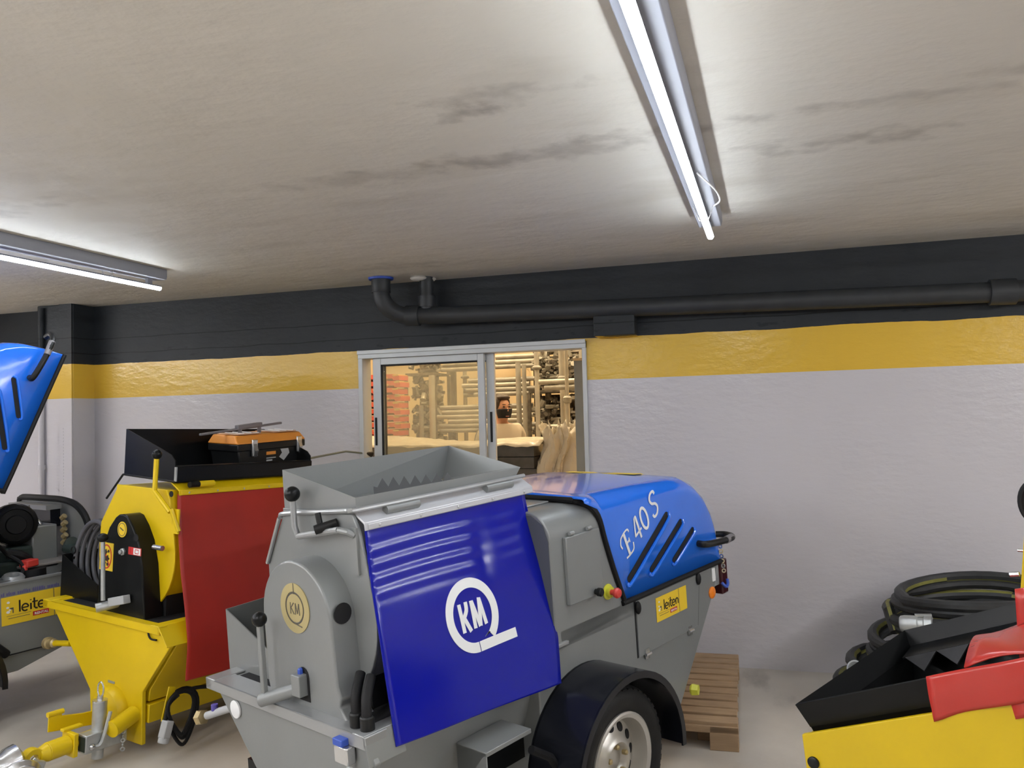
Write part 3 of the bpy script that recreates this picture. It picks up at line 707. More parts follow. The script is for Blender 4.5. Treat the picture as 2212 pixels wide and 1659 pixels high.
def fender(root, x, z, r0, y0, y1, m, a0=-8, a1=190):
    pr = arc(x, z, r0, a0, a1, 26); inn = arc(x, z, r0-.008, a0, a1, 26)
    mb = MB().prism(pr+inn[::-1], 'y', y0, y1)
    lip = arc(x, z, r0, a0, a1, 26)+arc(x, z, r0-.028, a0, a1, 26)[::-1]
    mb.prism(lip, 'y', y0-.004, y0+.004).prism(lip, 'y', y1-.012, y1-.004)
    return P('fender', mb, m, root, label='dark plastic mudguard')
def crank(root, ball, bend, end, m, r=.011, rb=.028, extra=()):
    lv = P('lever', MB().tube(smooth_path([ball, *extra, bend, end], 5) if False else [ball, *extra, bend, end], r, 10), m, root)
    P('ball_knob', MB().sphere(ball, rb, 18), M['black'], lv, label='black ball knob')
    return lv

def mixer_front(root, c):
    """water pan with folded rim, front plate, gear cover, drum, hopper, flap: the front half of a mixer pump"""
    body = c['body']
    tank = MB().prism(c['pan'], 'x', -1.04, -.24)
    # open top: carve the look of the open pan with a dark recess plate
    P('pan', tank, body, root, .004)
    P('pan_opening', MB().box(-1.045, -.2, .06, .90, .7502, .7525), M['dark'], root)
    rim = MB()
    rim.prism([(-.012, .755), (-.012, .718), (.0, .714), (.0, .748), (.955, .748), (.955, .714), (1.0, .718), (1.0, .755)], 'x', -1.10, -1.10+c['rimw'])
    rim.box(-1.10, -1.094, -.012, 1.0, .712, .755)
    P('pan_side', MB().prism([(-.004, .757), (c['flare'], .664), (c['flare']+.006, .660), (.0, .749)], 'x', -1.10, c['panelx']), body, root, .002)
    rim.prism([(-.004, .757), (-.004, .749), (.055, .749), (.055, .757)], 'x', -1.10, -.32)
    rim.prism([(.93, .757), (.93, .749), (1.0, .749), (1.0, .757)], 'x', -1.10, -.32)
    P('pan_rim', rim, c.get('rim', body), root, .006)
    pl_ = c['plate']; P('front_plate', MB().prism(pl_, 'x', -1.085, -1.06), body, root, .004)
    # drum with U shaped shell
    shell = [(.18, 1.42), (.152, 1.365), (.115, 1.22)] + [(.41-.32*cos(radians(a)), 1.06+.32*sin(radians(a))) for a in range(8, -189, -9)] + [(.725, 1.20), (.60, 1.395), (.60, 1.42)]
    shell_s = [(y, z) for (y, z) in shell]
    P('drum', MB().prism(shell_s, 'x', -.935, -.14), body, root, 0)
    ctr = (.41, 1.1); big = [(ctr[0]+(y-ctr[0])*1.015, ctr[1]+(z-ctr[1])*1.012) for (y, z) in shell_s]
    P('end_plate', MB().prism(big, 'x', -.948, -.934), body, root, .003)
    P('drum_stand', MB().box(-.93, -.2, .16, .68, .745, .90), M['dark'] if c['dark'] else body, root)
    # gear cover
    gc = P('gear_cover', MB().prism(c['gear'], 'x', -1.05, -.935), c['gearm'], root, .008, label=c['gearl'], seg=3)
    # hopper
    hp = P('hopper', c['hopper'](), c['hopm'], root, solid=.006, label=c['hopl'], smooth=False)
    # flap and rail
    tab = c['drape']; fy = drape(tab); zt, zb = tab[-1][0] if tab[-1][0] > tab[0][0] else tab[0][0], min(t_[0] for t_ in tab)
    zt = max(t_[0] for t_ in tab); xl, xr = c['xl'], c['xr']
    def fl(u, v):
        z = zt+(c['zbot'](u)-zt)*v; x = interp(xl, z)+(interp(xr, z)-interp(xl, z))*u
        wave = c['wave'](u, v)
        return (x, fy(z)+wave, z)
    flap = P('rubber_flap', MB().grid(fl, [i/36 for i in range(37)], [j/120 for j in range(121)]), c['flapm'], root, solid=.005, label=c['flapl'])
    def fmap(x, z, t):
        v = (zt-z)/(zt-zb); u = (x-interp(xl, z))/(interp(xr, z)-interp(xl, z))
        e = .004; n = Vector((0, -1, (fy(z+e)-fy(z-e))/(2*e))).normalized()
        return tuple(Vector((x, fy(z)+c['wave'](u, v), z)) + n*(t+.0032))
    rail = MB(); x0, x1 = c['rail']
    dz = c['raildz']; rail.prism([(.205, 1.436+dz), (.200, 1.442+dz), (.128, 1.400+dz), (.126, 1.372+dz), (.131, 1.372+dz), (.134, 1.394+dz)], 'x', x0, x1)
    P('flap_rail', rail, c['railm'], root, .002)
    st_ = MB().prism([(.122, 1.395+dz), (.122, 1.374+dz), (.127, 1.374+dz), (.127, 1.395+dz)], 'x', x0+.012, x1-.004)
    P('clamp_strip', st_, c['stripm'], root, .003)
    rv = MB()
    for i in range(5): rv.sphere((x0+.06+(x1-x0-.12)*i/4, .121, 1.385+dz), .006, 8, (1, .5, 1))
    P('rivet', rv, M['galv'], root)
    return flap, fmap, gc, hp
def far_box(root, m, x1=-.4):
    """open side box beyond the gear cover"""
    b = MB(); x0 = -.965
    b.add([(x0, 1.05, .985), (x0, 1.05, .74), (x0, .70, .74), (x0, .70, .85)], [(0, 1, 2, 3)])
    b.add([(x0, 1.05, .985), (x0, 1.05, .74), (x1, 1.05, .74), (x1, 1.05, 1.0)], [(0, 1, 2, 3)])
    b.add([(x0, 1.05, .742), (x0, .70, .742), (x1, .70, .742), (x1, 1.05, .742)], [(0, 1, 2, 3)])
    b.add([(x1, 1.05, 1.0), (x1, 1.05, .74), (x1, .70, .74), (x1, .70, 1.0)], [(0, 1, 2, 3)])
    return P('side_box', b, m, root, solid=.005, smooth=False)

# ------------------------------------------------------------------ grey machine in the middle
m1 = thing('mixer_trailer', 'grey mixer pump trailer with blue flap marked KM and blue hood marked E 40 S', 'construction machine', frame((-.784, 3.454, .001), 25, 3.75))
def hop1():
    h = MB(); a = [(-.938, .165, 1.436), (-.938, .60, 1.42), (-.13, .60, 1.42), (-.13, .165, 1.436)]
    b = [(-.938, .165, 1.481), (-.938, .598, 1.566), (-.098, .575, 1.566), (-.090, .165, 1.478)]
    h.add(a+b, [(0, 1, 5, 4), (1, 2, 6, 5), (2, 3, 7, 6), (3, 0, 4, 7)]); 
    return h
def wave1(u, v):
    rip = .0011*sin(92*v+1.5*u+.8*sin(5*u))*math.exp(-((v-.19)/.16)**4)*(1/(1+math.exp((u-.60)*30)) + .7*math.exp(-((u-.83)/.06)**2))
    return rip + .004*sin(v*7.5+u*1.2)*math.exp(-((v-.25)/.28)**2) + .007*math.exp(-((u-.64)/.03)**2)*math.exp(-((v-.25)/.12)**2) + .003*sin(u*9+v*3)*v
gear1 = [(.098, .738), (.60, .738), (.618, .80), (.62, 1.053)] + arc(.41, 1.053, .21, 0, 180, 22)[1:] + [(.19, .86), (.172, .82), (.185, .79), (.15, .755)]
plate1 = [(.0, .72), (-.035, .668), (.11, .40), (.10, .133), (.25, .133), (.30, .22), (.53, .165), (.55, .333), (.92, .70), (.94, .72)]
flap1, fm1, gc1, hp1 = mixer_front(m1, dict(body=M['silver'], rim=M['silver_lt'], plate=plate1, gear=gear1, gearm=M['silver'], gearl='grey arched gear cover', dark=True,
    hopper=hop1, hopm=M['silver'], hopl='grey open feed hopper', drape=[(1.378, .138), (.60, -.048)], flare=-.03, raildz=-.004,
    xl=[(1.4, -.928), (1.1, -.958), (.69, -.99)], xr=[(1.4, -.105), (1.15, -.112), (1.0, -.106), (.8, -.118), (.64, -.163)], zbot=lambda u: .690-.055*u, wave=wave1,
    flapm=M['flapblue'], flapl='shiny blue rubber flap', rail=(-.935, -.062), railm=M['rail'], stripm=M['rail'], rimw=.09, panelx=-.95, pan=[(.03, .748), (.03, .66), (.113, .40), (.118, .34), (.545, .31), (.55, .333), (.92, .715), (.95, .748)]))
km_logo(flap1, fm1, M['white'], -.541, .992, .1325, .131, .035, label='white KM ring emblem')
far_box(m1, M['silver'])
# saw toothed bag ripper in the hopper, round bar of the grate
bz = MB(); pts = []; n = 7; p0, p1 = Vector((-.675, .375, 0)), Vector((-.455, .185, 0)); nn = Vector((.003, .004, 0))
prof = [(-.05, 1.43), (-.05, 1.475)]
for i in range(n): prof += [(i/n, 1.470), ((i+.5)/n, 1.505)]
prof += [(1, 1.470), (1, 1.43)]
q = [p0+(p1-p0)*a for a, z in prof]; m_ = len(prof)
bz.add([(p.x, p.y, z) for p, (a, z) in zip(q, prof)] + [(p.x+nn.x, p.y+nn.y, z) for p, (a, z) in zip(q, prof)], [list(range(m_)), list(range(m_, 2*m_))[::-1]]+[(i, (i+1) % m_, m_+(i+1) % m_, m_+i) for i in range(m_)])
P('bag_ripper', bz, mat('dark_grey_paint', (.12, .125, .13), .4, .2), m1, label='dark saw toothed bag ripper')
P('grate_bar', MB().tube(smooth_path([(-.945, .62, 1.385), (-.955, .585, 1.405), (-.957, .30, 1.428), (-.953, .20, 1.436), (-.93, .155, 1.440), (-.6, .150, 1.441), (-.085, .150, 1.442)], 4), .009, 8), M['silver_lt'], m1)
P('side_bar', MB().tube([(-.955, .62, 1.385), (-.955, .725, 1.205)], .008, 8), M['silver_lt'], m1)
for x0, x1 in ((-.825, -.672), (-.318, -.165)): P('hinge_tube', MB().cyl((x0, .150, 1.421), (x1, .150, 1.421), .016, 14), M['silver'], m1)
crank(m1, (-.985, .475, 1.487), (-.985, .455, 1.335), (-.985, .21, 1.375), M['silver_lt'], .0115, .0285, ((-.985, .475, 1.37),))
P('lever_bracket', MB().tube([(-.985, .21, 1.375), (-.972, .175, 1.368), (-.955, .165, 1.355)], .0115, 10).box(-.958, -.948, .150, .190, 1.22, 1.38), M['silver'], m1)
tl = P('toggle_latch', MB().tube([(-.985, .325, 1.427), (-.985, .312, 1.375)], .011, 10), M['blackplastic'], m1, label='black toggle latch')
P('latch_body', MB().cyl((-1.01, .312, 1.372), (-.95, .262, 1.390), .017, 12), M['blackplastic'], tl)
# gear cover furniture
bd = MB().lathe([(.058, 0), (.088, 0), (.088, .003), (.058, .003)], (-1.0505, .405, 1.098), (-1, 0, 0), 40, closed=True)
bdg = P('badge', bd, M['gold'], gc1, label='cream KM badge'); 
fb = lambda a, b, t: (-1.0512-t, .405-a, 1.098+b)
bk = MB().flat(arc(0, 0, .050, 0, 352, 36), fb, .002); P('badge_disc', bk, M['gold'], gc1)
lt = MB()
for pts in ([(-.025, .018), (-.025, -.022)], [(-.005, .018), (-.024, -.002)], [(-.022, .0), (-.004, -.022)], [(.004, -.022), (.006, .018)], [(.006, .018), (.016, -.018)], [(.016, -.018), (.027, .018)], [(.027, .018), (.029, -.022)]):
    lt.stroke(pts, .0035, lambda a, b, t: fb(a, b, t+.0021))
lt.stroke([(0, .05), (0, .088)], .004, lambda a, b, t: fb(a, b, t+.0022)); lt.stroke([(.0, -.055), (.04, -.062)], .004, lambda a, b, t: fb(a, b, t+.0022))
lt.stroke(arc(0, 0, .054, 0, 360, 40), .003, lambda a, b, t: fb(a, b, t+.0015))
P('badge_lettering', lt, M['badge_ink'], gc1)
P('shaft_slot', MB().flat([(.414, .775)]+arc(.382, .862, .032, 0, 180, 10)+[(.35, .775)], lambda a, b, t: (-1.051-t, a, b), .0012), M['dark'], gc1, label='dark slot round the shaft')
lv = P('hand_lever', MB().obox((-1.12, .53, .905), .018, .022, .29).cyl((-1.13, .545, .768), (-1.04, .385, .822), .024, 16).obox((-1.06, .387, .835), .05, .05, .075), M['silver'], m1, .003)
P('ball_knob', MB().sphere((-1.12, .53, 1.058), .027, 18), M['black'], lv, label='black ball knob')
P('set_screw', MB().lathe([(.010, 0), (.010, .016), (.006, .02)], (-1.06, .387, .872), (0, 0, 1), 6), M['bluecap'], lv, label='blue screw')
P('sight_hole', MB().lathe([(0, 0), (.036, 0), (.036, .002), (0, .002)], (-1.0, .1985, 1.095), (0, -1, .0), 24), M['dark'], gc1, label='dark round sight hole')
P('disc_plug', MB().lathe([(.0, 0), (.034, 0), (.034, .006), (.028, .009), (0, .009)], (-1.087, .80, .668), (-1, 0, 0), 24), M['white'], m1, label='white round plug')
for (y, z1) in ((.085, .86), (.030, .855)):
    cd = P('cable_conduit', MB().tube(smooth_path([(-1.055, y, .765), (-1.055, y, .80), (-1.04, y+.015, .85), (-.99, y+.05, .90)], 6), .017, 12), M['blackm'], m1, label='black corrugated conduit')
    P('gland', MB().lathe([(.02, 0), (.024, .005), (.024, .045), (.02, .05)], (-1.055, y, .752), (0, 0, 1), 14), M['blackplastic'], cd)
# marker lamp under the beam corner
mk = P('marker_lamp', MB().box(-1.125, -1.09, .055, .125, .655, .712), M['chrome'], m1, .004, label='small marker lamp bracket')
P('lamp_glass', MB().sphere((-1.125, .048, .625), .028, 16, (.8, .8, 1.25)), M['lens'], mk)
P('connector', MB().box(-1.128, -1.098, .075, .125, .712, .735), M['bluecap'], mk, .003, label='blue connectors')
# far water valve
vp = P('water_valve', MB().cyl((-1.0, 1.00, .60), (-1.03, 1.15, .545), .016, 12), M['plug'], m1)
P('valve_coupling', MB().lathe([(.012, -.02), (.03, -.016), (.026, .0), (.032, .012), (.014, .018)], (-1.04, 1.18, .535), (-.2, .95, -.2), 6), M['brass'], vp, label='brass claw coupling')
P('valve_cap', MB().lathe([(.014, 0), (.014, .024), (0, .026)], (-1.02, 1.10, .575), (0, 0, 1), 12), M['purple'], vp, label='purple cap')
P('valve_pipe', MB().cyl((-.98, .80, .62), (-1.0, 1.0, .60), .013, 10), M['silver'], vp)

def rear_body(root, doors=True):
    """sheet metal rear half with cowl, under the hood"""
    prof = [(-.10, .77), (-.10, .757), (-.25, .757), (-.25, .20), (.72, .17), (.80, .264), (1.081, .598), (1.165, .70), (1.205, .82), (-.10, .82)]
    P('rear_body', MB().prism(prof, 'y', 0, 1.0), M['silver'], root, .006)
    return
def cowl(root):
    r = .115; sec = [(0, .74)] + [(r*(1-cos(radians(a))), 1.298-r+r*sin(radians(a))) for a in range(0, 91, 10)] + [(1-r*(1-cos(radians(a))), 1.298-r+r*sin(radians(a))) for a in range(90, -1, -10)] + [(1.0, .74)]
    return P('cowl', MB().prism(sec, 'x', -.125, .46), M['silver'], root, .006, seg=3)
rear_body(m1)
cw = cowl(m1)
P('cowl_front_shade', MB().prism([(.006, .79), (.006, 1.18), (.03, 1.25), (.09, 1.284), (.9, 1.284), (.9, .79)], 'x', -.128, -.1255), mat('painted_shade_grey', (.10, .108, .115), .5, .1), m1)  # dark sheet paints the shade of a recess onto the cowl front
P('cowl_ledge', MB().box(-.135, -.06, -.012, .5, .757, .772), M['silver_lt'], m1, .003)
P('cowl_lid', MB().box(-.11, .10, .18, .82, 1.299, 1.306), M['silver_lt'], m1, .003)
cb = P('control_box_door', MB().box(-.045, .185, -.020, .001, .908, 1.187), M['silver'], m1, .004, label='grey control box door')
for x in (.0, .12): P('hinge', MB().cyl((x-.014, -.014, 1.197), (x+.014, -.014, 1.197), .008, 10), M['silver_lt'], cb)
P('turn_knob', MB().lathe([(.012, 0), (.012, .012), (.018, .014), (.018, .03), (.014, .034), (0, .034)], (.128, -.021, .927), (0, -1, 0), 18), M['blackplastic'], cb, label='black turn knob')
es = P('emergency_stop', MB().lathe([(.034, 0), (.034, .004), (.024, .006), (.024, .02), (.0, .02)], (.238, -.001, .898), (0, -1, 0), 22), M['ylwring'], m1, label='red emergency stop on a yellow ring')
P('button', MB().lathe([(.012, .018), (.012, .036), (.020, .04), (.023, .052), (.018, .062), (0, .066)], (.238, -.001, .898), (0, -1, 0), 22), M['redbtn'], es)
ad = P('access_door', MB().add([(.437, -.006, .552), (.962, -.006, .556), (1.008, -.006, .806), (.443, -.006, .806), (.437, .004, .552), (.962, .004, .556), (1.008, .004, .806), (.443, .004, .806)], [(0, 1, 2, 3), (4, 7, 6, 5), (0, 4, 5, 1), (1, 5, 6, 2), (2, 6, 7, 3), (3, 7, 4, 0)]), M['silver'], m1, .002, label='grey access door with two hinges')
P('door_gap', MB().box(.429, .437, -.002, .002, .55, .81).add([(.964, -.002, .556), (.970, -.002, .556), (1.016, -.002, .806), (1.010, -.002, .806)], [(0, 1, 2, 3)]), M['dark'], ad)
for x in (.50, .885):
    P('hinge', MB().cyl((x-.02, -.012, .552), (x+.02, -.012, .552), .008, 10).box(x-.016, x+.016, -.009, -.004, .530, .575), M['chrome'], ad)
for (x, z) in ((.445, .792), (.985, .80)): P('rubber_stop', MB().sphere((x, -.012, z-.015), .02, 12, (.9, .6, 1.5)), M['blackm'], m1)
leiten_sticker(ad, .597, .668, .272, .113, -.006)
P('reflector', MB().lathe([(0, 0), (.030, 0), (.030, .006), (.024, .010), (0, .011)], (1.125, -.001, .682), (0, -1, 0), 24), M['orange'], m1, label='round orange reflector')
P('white_marker', MB().box(1.135, 1.165, -.008, .001, .735, .805), M['white'], m1, .003, label='white marker strip')
tlp = P('tail_lamp', MB().box(1.235, 1.30, -.005, .16, .645, .825), M['taillamp'], m1, .008, label='dark red tail lamp')
P('lamp_bracket', MB().box(1.15, 1.23, .01, .04, .70, .80), M['galv'], tlp)
P('hook', MB().tube(smooth_path([(1.22, -.01, .712), (1.235, -.025, .69), (1.255, -.025, .70), (1.26, -.02, .725)], 4), .008, 8), M['bluecap'], tlp, label='blue plastic hook')
ch = MB()
for i in range(6): ch.lathe([(.006, -.003), (.012, -.003), (.012, .003), (.006, .003)], (1.225+.004*i, -.012, .90-.026*i), (1, i % 2, 0), 10, closed=True)
P('chain', ch, M['chrome'], m1, label='short steel chain')
P('rubber_buffer', MB().sphere((.98, .12, .36), .06, 18, (.6, .7, 1.7)), M['blackm'], m1, label='black rubber buffer under the tail')
P('outlet_cap', MB().lathe([(.02, 0), (.03, .01), (.026, .04), (0, .042)], (.86, .0, .27), (.3, -1, 0), 6), M['ylwring'], m1)
build_hood(m1)
fender(m1, .02, .275, .375, -.245, .0, M['fender'], -6, 172)
wheel(m1, 0, -.21)
wheel(m1, 0, 1.21, side=1)
fender(m1, .02, .275, .375, 1.0, 1.245, M['fender'], -6, 172)
P('axle', MB().box(-.03, .03, -.05, 1.05, .265, .325), M['black'], m1)
sp_ = P('step_bracket', MB().box(-.66, -.42, -.10, .05, .545, .562).box(-.66, -.655, -.10, .05, .40, .56).prism([(-.10, .56), (.05, .56), (.05, .38)], 'x', -.66, -.655), M['silver'], m1, .003)
P('hand_brake', MB().tube([(-.45, -.12, .50), (-.36, -.13, .44), (-.30, -.12, .36)], .016, 10), M['blackm'], sp_)
P('chassis_rail', MB().box(-1.0, .9, .10, .16, .34, .42).box(-1.0, .9, .84, .90, .34, .42), M['black'], m1)
P('support_leg', MB().box(-.98, -.92, .45, .51, -.0, .34), M['galv'], m1)
P('drawbar', MB().tube([(-1.06, .40, .30), (-1.9, .40, .36)], .035, 12), M['silver'], m1)
P('tow_eye', MB().tube(smooth_path([(-1.9, .40, .36), (-2.0, .40, .37), (-2.1, .40, .36)], 3), .04, 12), M['chrome'], m1)
P('jockey_post', MB().cyl((-1.8, .48, .145), (-1.8, .48, .62), .024, 12), M['galv'], m1)
P('jockey_wheel', MB().lathe([(.02, -.03), (.085, -.025), (.085, .025), (.02, .03)], (-1.8, .48, .21), (0, 1, 0), 20), M['blackm'], m1)

# ------------------------------------------------------------------ yellow machine left of the grey one
m2 = thing('mixer_trailer', 'yellow mixer pump trailer with black hopper, black gear cover and plain red flap', 'construction machine', frame((-2.808, 4.62, -.12), 13, -1.5, 3))
def hop2():
    h = MB(); xa, xb = -.905, .12
    L = [(.60, 1.475), (.60, 1.735), (.29, 1.638), (.20, 1.607), (.17, 1.578), (.160, 1.462)]
    for x in (xa, xb):
        h.add([(x, y, z) for (y, z) in L], [tuple(range(6))])
    h.add([(xa, .60, 1.475), (xa, .60, 1.735), (xb, .60, 1.735), (xb, .60, 1.475)], [(0, 1, 2, 3)])
    h.add([(xa, .160, 1.462), (xa, .160, 1.545), (xb, .160, 1.545), (xb, .160, 1.462)], [(0, 1, 2, 3)])
    h.add([(xa, .160, 1.545), (xa, .175, 1.55), (xb, .175, 1.55), (xb, .160, 1.545)], [(0, 1, 2, 3)])
    h.add([(xa, .162, 1.463), (xa, .60, 1.476), (xb, .60, 1.476), (xb, .162, 1.463)], [(0, 1, 2, 3)])
    return h
gear2 = [(.17, .742), (.58, .742), (.575, 1.0), (.552, 1.10), (.505, 1.205), (.455, 1.262), (.425, 1.28), (.39, 1.285), (.355, 1.276), (.305, 1.225), (.255, 1.15), (.215, 1.03)]
plate2 = [(.0, .748), (-.082, .661), (.116, .40), (.10, .134), (.258, .134), (.30, .22), (.53, .165), (.552, .333), (.915, .715), (.925, .746)]
flap2, fm2, gc2, hp2 = mixer_front(m2, dict(body=M['yellow'], plate=plate2, gear=gear2, gearm=M['black'], gearl='black arched gear cover', dark=True,
    hopper=hop2, hopm=M['black'], hopl='black open hopper with a high back', drape=[(1.402, .14), (.66, -.100), (.45, -.116)], flare=-.082, raildz=.022,
    xl=[(1.402, -.908), (1.0, -.966), (.46, -1.003)], xr=[(1.402, -.02), (.46, -.12)], zbot=lambda u: .478-.03*u, wave=lambda u, v: .004*sin(v*8+u*3)+.003*sin(u*7),
    flapm=M['flapred'], flapl='plain dark red rubber flap', rail=(-.905, -.02), railm=M['yellow'], stripm=M['yellow'], rimw=.052, panelx=-.32, pan=funnel(-.078)))
P('hopper_grate', MB().box(-.9, .115, .175, .595, 1.478, 1.511), M['black'], m2)
P('hopper_edge', MB().tube([(-.912, .60, 1.478), (-.912, .162, 1.466), (.12, .155, 1.466)], .006, 6).tube([(-.91, .605, 1.478), (-.935, .71, 1.335)], .006, 6), M['black'], m2)
P('corner_seam', MB().box(-.913, -.905, .152, .166, 1.468, 1.545), M['galv'], m2)
hl = P('flap_grip', MB().cyl((-.86, .105, 1.452), (-.80, .105, 1.452), .017, 12), M['black'], m2, label='black turned catch')
P('catch_sleeve', MB().cyl((-.80, .105, 1.452), (-.70, .105, 1.452), .017, 12), M['yellow'], hl)
lv = P('lever', MB().tube([(-.985, .222, 1.60), (-.985, .226, 1.418), (-.975, .105, 1.315)], .0135, 8).tube([(-.972, .10, 1.33), (-.955, .055, 1.215)], .012, 8), M['yellow'], m2)
P('ball_knob', MB().sphere((-.985, .221, 1.612), .027, 16), M['black'], lv, label='black ball knob')
P('lever_strap', MB().box(-.957, -.948, .06, .105, 1.20, 1.33), M['yellow'], m2)
P('round_hole', MB().lathe([(0, 0), (.016, 0), (.016, .002), (0, .002)], (-.9485, .135, 1.405), (-1, 0, 0), 16), M['dark'], m2, label='dark bolt hole')
far_box(m2, M['black'])
fg = lambda a, b, t: (-1.0505-t, a, b)
bd = P('badge', MB().flat(arc(.388, 1.203, .038, 0, 350, 28, .042), fg, .003), M['stick'], gc2, label='round yellow badge')
P('badge_lettering', MB().stroke(arc(.388, 1.203, .030, 0, 360, 28, .034), .003, lambda a, b, t: fg(a, b, t+.003)).stroke([(.405, 1.212), (.375, 1.198)], .006, lambda a, b, t: fg(a, b, t+.003)), M['badge_ink'], gc2)
wsn = P('warning_label', MB().flat([(.57, .97), (.57, 1.12), (.455, 1.12), (.455, .97)], fg, .0015), M['stick'], gc2, label='yellow warning label with red ring')
P('warning_ring', MB().stroke(arc(.512, 1.045, .042, 0, 360, 30, .062), .007, lambda a, b, t: fg(a, b, t+.0016)).stroke([(.54, 1.09), (.485, 1.0)], .007, lambda a, b, t: fg(a, b, t+.0016)), M['redink'], gc2)
ws = MB(); 
for (y, z, r) in ((.52, 1.07, .018), (.505, 1.035, .022), (.525, 1.01, .014), (.495, 1.075, .010), (.50, 1.005, .012)):
    ws.flat([(y+r*(1 if i % 2 else .6)*cos(i*.63), z+r*(1 if i % 2 else .6)*sin(i*.63)) for i in range(10)], lambda a, b, t: fg(a, b, t+.0018), .001)
P('warning_figure', ws, M['ink'], gc2)
rl = P('red_white_label', MB().flat([(.328, 1.078), (.328, 1.118), (.222, 1.118), (.222, 1.078)], fg, .0015), M['redink'], gc2, label='small red and white label')
P('label_print', MB().flat([(.285, 1.081), (.285, 1.115), (.228, 1.115), (.228, 1.081)], lambda a, b, t: fg(a, b, t+.0016), .0006), M['white'], gc2)
P('label_square', MB().stroke([(.27, 1.088), (.27, 1.108), (.243, 1.108), (.243, 1.088), (.27, 1.088)], .005, lambda a, b, t: fg(a, b, t+.0022), .0006).stroke([(.31, 1.086), (.31, 1.112)], .004, lambda a, b, t: fg(a, b, t+.0022)), M['redink'], gc2)
P('cover_bolt', MB().lathe([(.02, 0), (.02, .008), (.012, .010), (.012, .022), (0, .024)], (-1.051, .372, 1.086), (-1, 0, 0), 6), M['galv'], gc2)
P('small_hole', MB().lathe([(0, 0), (.02, 0), (.02, .0015), (0, .0015)], (-1.0505, .270, 1.170), (-1, 0, 0), 18), M['dark'], gc2)
P('latch_pin', MB().cyl((-1.0, .19, 1.125), (-1.0, .12, 1.125), .014, 12), M['chrome'], gc2, label='bright latch pin')
lv2 = P('hand_lever', MB().tube([(-1.115, .458, 1.145), (-1.115, .43, .83)], .012, 10).cyl((-1.14, .452, .79), (-1.04, .40, .81), .024, 14), M['galv'], m2, label='zinc crank lever')
P('ball_knob', MB().sphere((-1.115, .46, 1.158), .029, 16, (1, 1, .85)), M['black'], lv2, label='black ball knob')
P('lever_socket', MB().obox((-1.08, .345, .835), .045, .13, .045, Matrix.Rotation(-.25, 3, 'X')), M['plug'], lv2, .004)
P('sensor_cable', MB().tube(smooth_path([(-1.09, .075, .75), (-1.095, .075, .71), (-1.095, .055, .685), (-1.095, .01, .685)], 5), .005, 8), M['blackm'], m2)
P('rim_slot', MB().add([(-1.03, -.067, .677), (-.75, -.067, .677), (-.75, -.072, .671), (-1.03, -.072, .671)], [(0, 1, 2, 3)]), M['dark'], m2)
P('plate_slit', MB().box(-1.088, -1.085, .34, .395, .40, .412), M['galv'], m2, label='small metal plate')
P('outlet_pipe', MB().cyl((-1.02, .84, .515), (-1.02, 1.0, .49), .017, 12), M['yellow'], m2)
P('outlet_coupling', MB().lathe([(.018, -.05), (.026, -.04), (.026, .0), (.034, .004), (.034, .03), (.012, .032)], (-1.02, 1.04, .484), (0, .99, -.15), 14), M['brass'], m2, label='brass coupling')
P('cowl', MB().prism([(0, .70)]+[(.115*(1-cos(radians(a))), 1.18+.115*sin(radians(a))) for a in range(0, 91, 15)]+[(1-.115*(1-cos(radians(a))), 1.18+.115*sin(radians(a))) for a in range(90, -1, -15)]+[(1, .70)], 'x', -.02, .62), M['yellow'], m2, .006)
P('rear_body', MB().prism([(-.1, .76), (-.1, .33), (.45, .33), (.66, .70), (.66, .82), (-.1, .82)], 'y', 0, 1.0), M['yellow'], m2, .006)
P('rear_lever', MB().tube([(.10, .45, 1.505), (.775, .45, 1.578), (1.02, .49, 1.556)], .0075, 8), mat('olive_grey_rod', (.20, .20, .15), .5, .2), m2)
P('lever_grip', MB().lathe([(.012, 0), (.022, .06), (.03, .095), (.026, .10), (0, .10)], (1.02, .49, 1.556), (.99, .14, -.06), 14), M['blackplastic'], m2, label='black rubber grip')
# the pump outlet and the tow bar
P('pump_boss', MB().lathe([(.128, 0), (.128, .025), (.112, .05), (.085, .06), (.0, .062)], (-1.085, .345, .265), (-1, 0, 0), 36), M['yellow'], m2, .0, label='round yellow bearing boss')
P('boss_nut', MB().sphere((-1.15, .335, .30), .028, 14, (.7, 1, 1)), M['yellow'], m2)
P('cross_tube', MB().cyl((-1.09, .16, .285), (-1.24, .13, .255), .042, 18), M['yellow'], m2)
tb = P('tow_bar', MB().cyl((-1.09, .255, .21), (-1.37, .255, .20), .032, 16).box(-1.385, -1.362, .205, .305, .145, .258).cyl((-1.385, .255, .202), (-1.49, .255, .198), .045, 20).tube([(-1.49, .255, .198), (-1.53, .255, .196)], [.045, .032], 16).lathe([(.022, -.022), (.05, -.022), (.05, .022), (.022, .022)], (-1.562, .255, .190), (0, 1, .0), 24, closed=True).box(-1.40, -1.30, .27, .30, .258, .272), M['yellow'], m2, .003)
P('pivot_bolt', MB().sphere((-1.565, .225, .185), .022, 12), M['chrome'], tb)
bt = P('bar_bracket', MB().prism([(-1.42, .245), (-1.42, .330), (-1.352, .330), (-1.352, .308), (-1.24, .288), (-1.16, .283), (-1.10, .283), (-1.10, .20)], 'y', .365, .373), M['yellow'], m2, .002)
P('bracket_tube', MB().cyl((-1.425, .369, .330), (-1.345, .369, .330), .013, 12), M['yellow'], bt)
cl = P('post_clamp', MB().box(-1.345, -1.12, .17, .235, .155, .245), M['galv'], m2, .004, label='zinc clamp of the jockey post')
P('clamp_mouth', MB().box(-1.348, -1.344, .178, .228, .165, .235), M['engine'], cl)
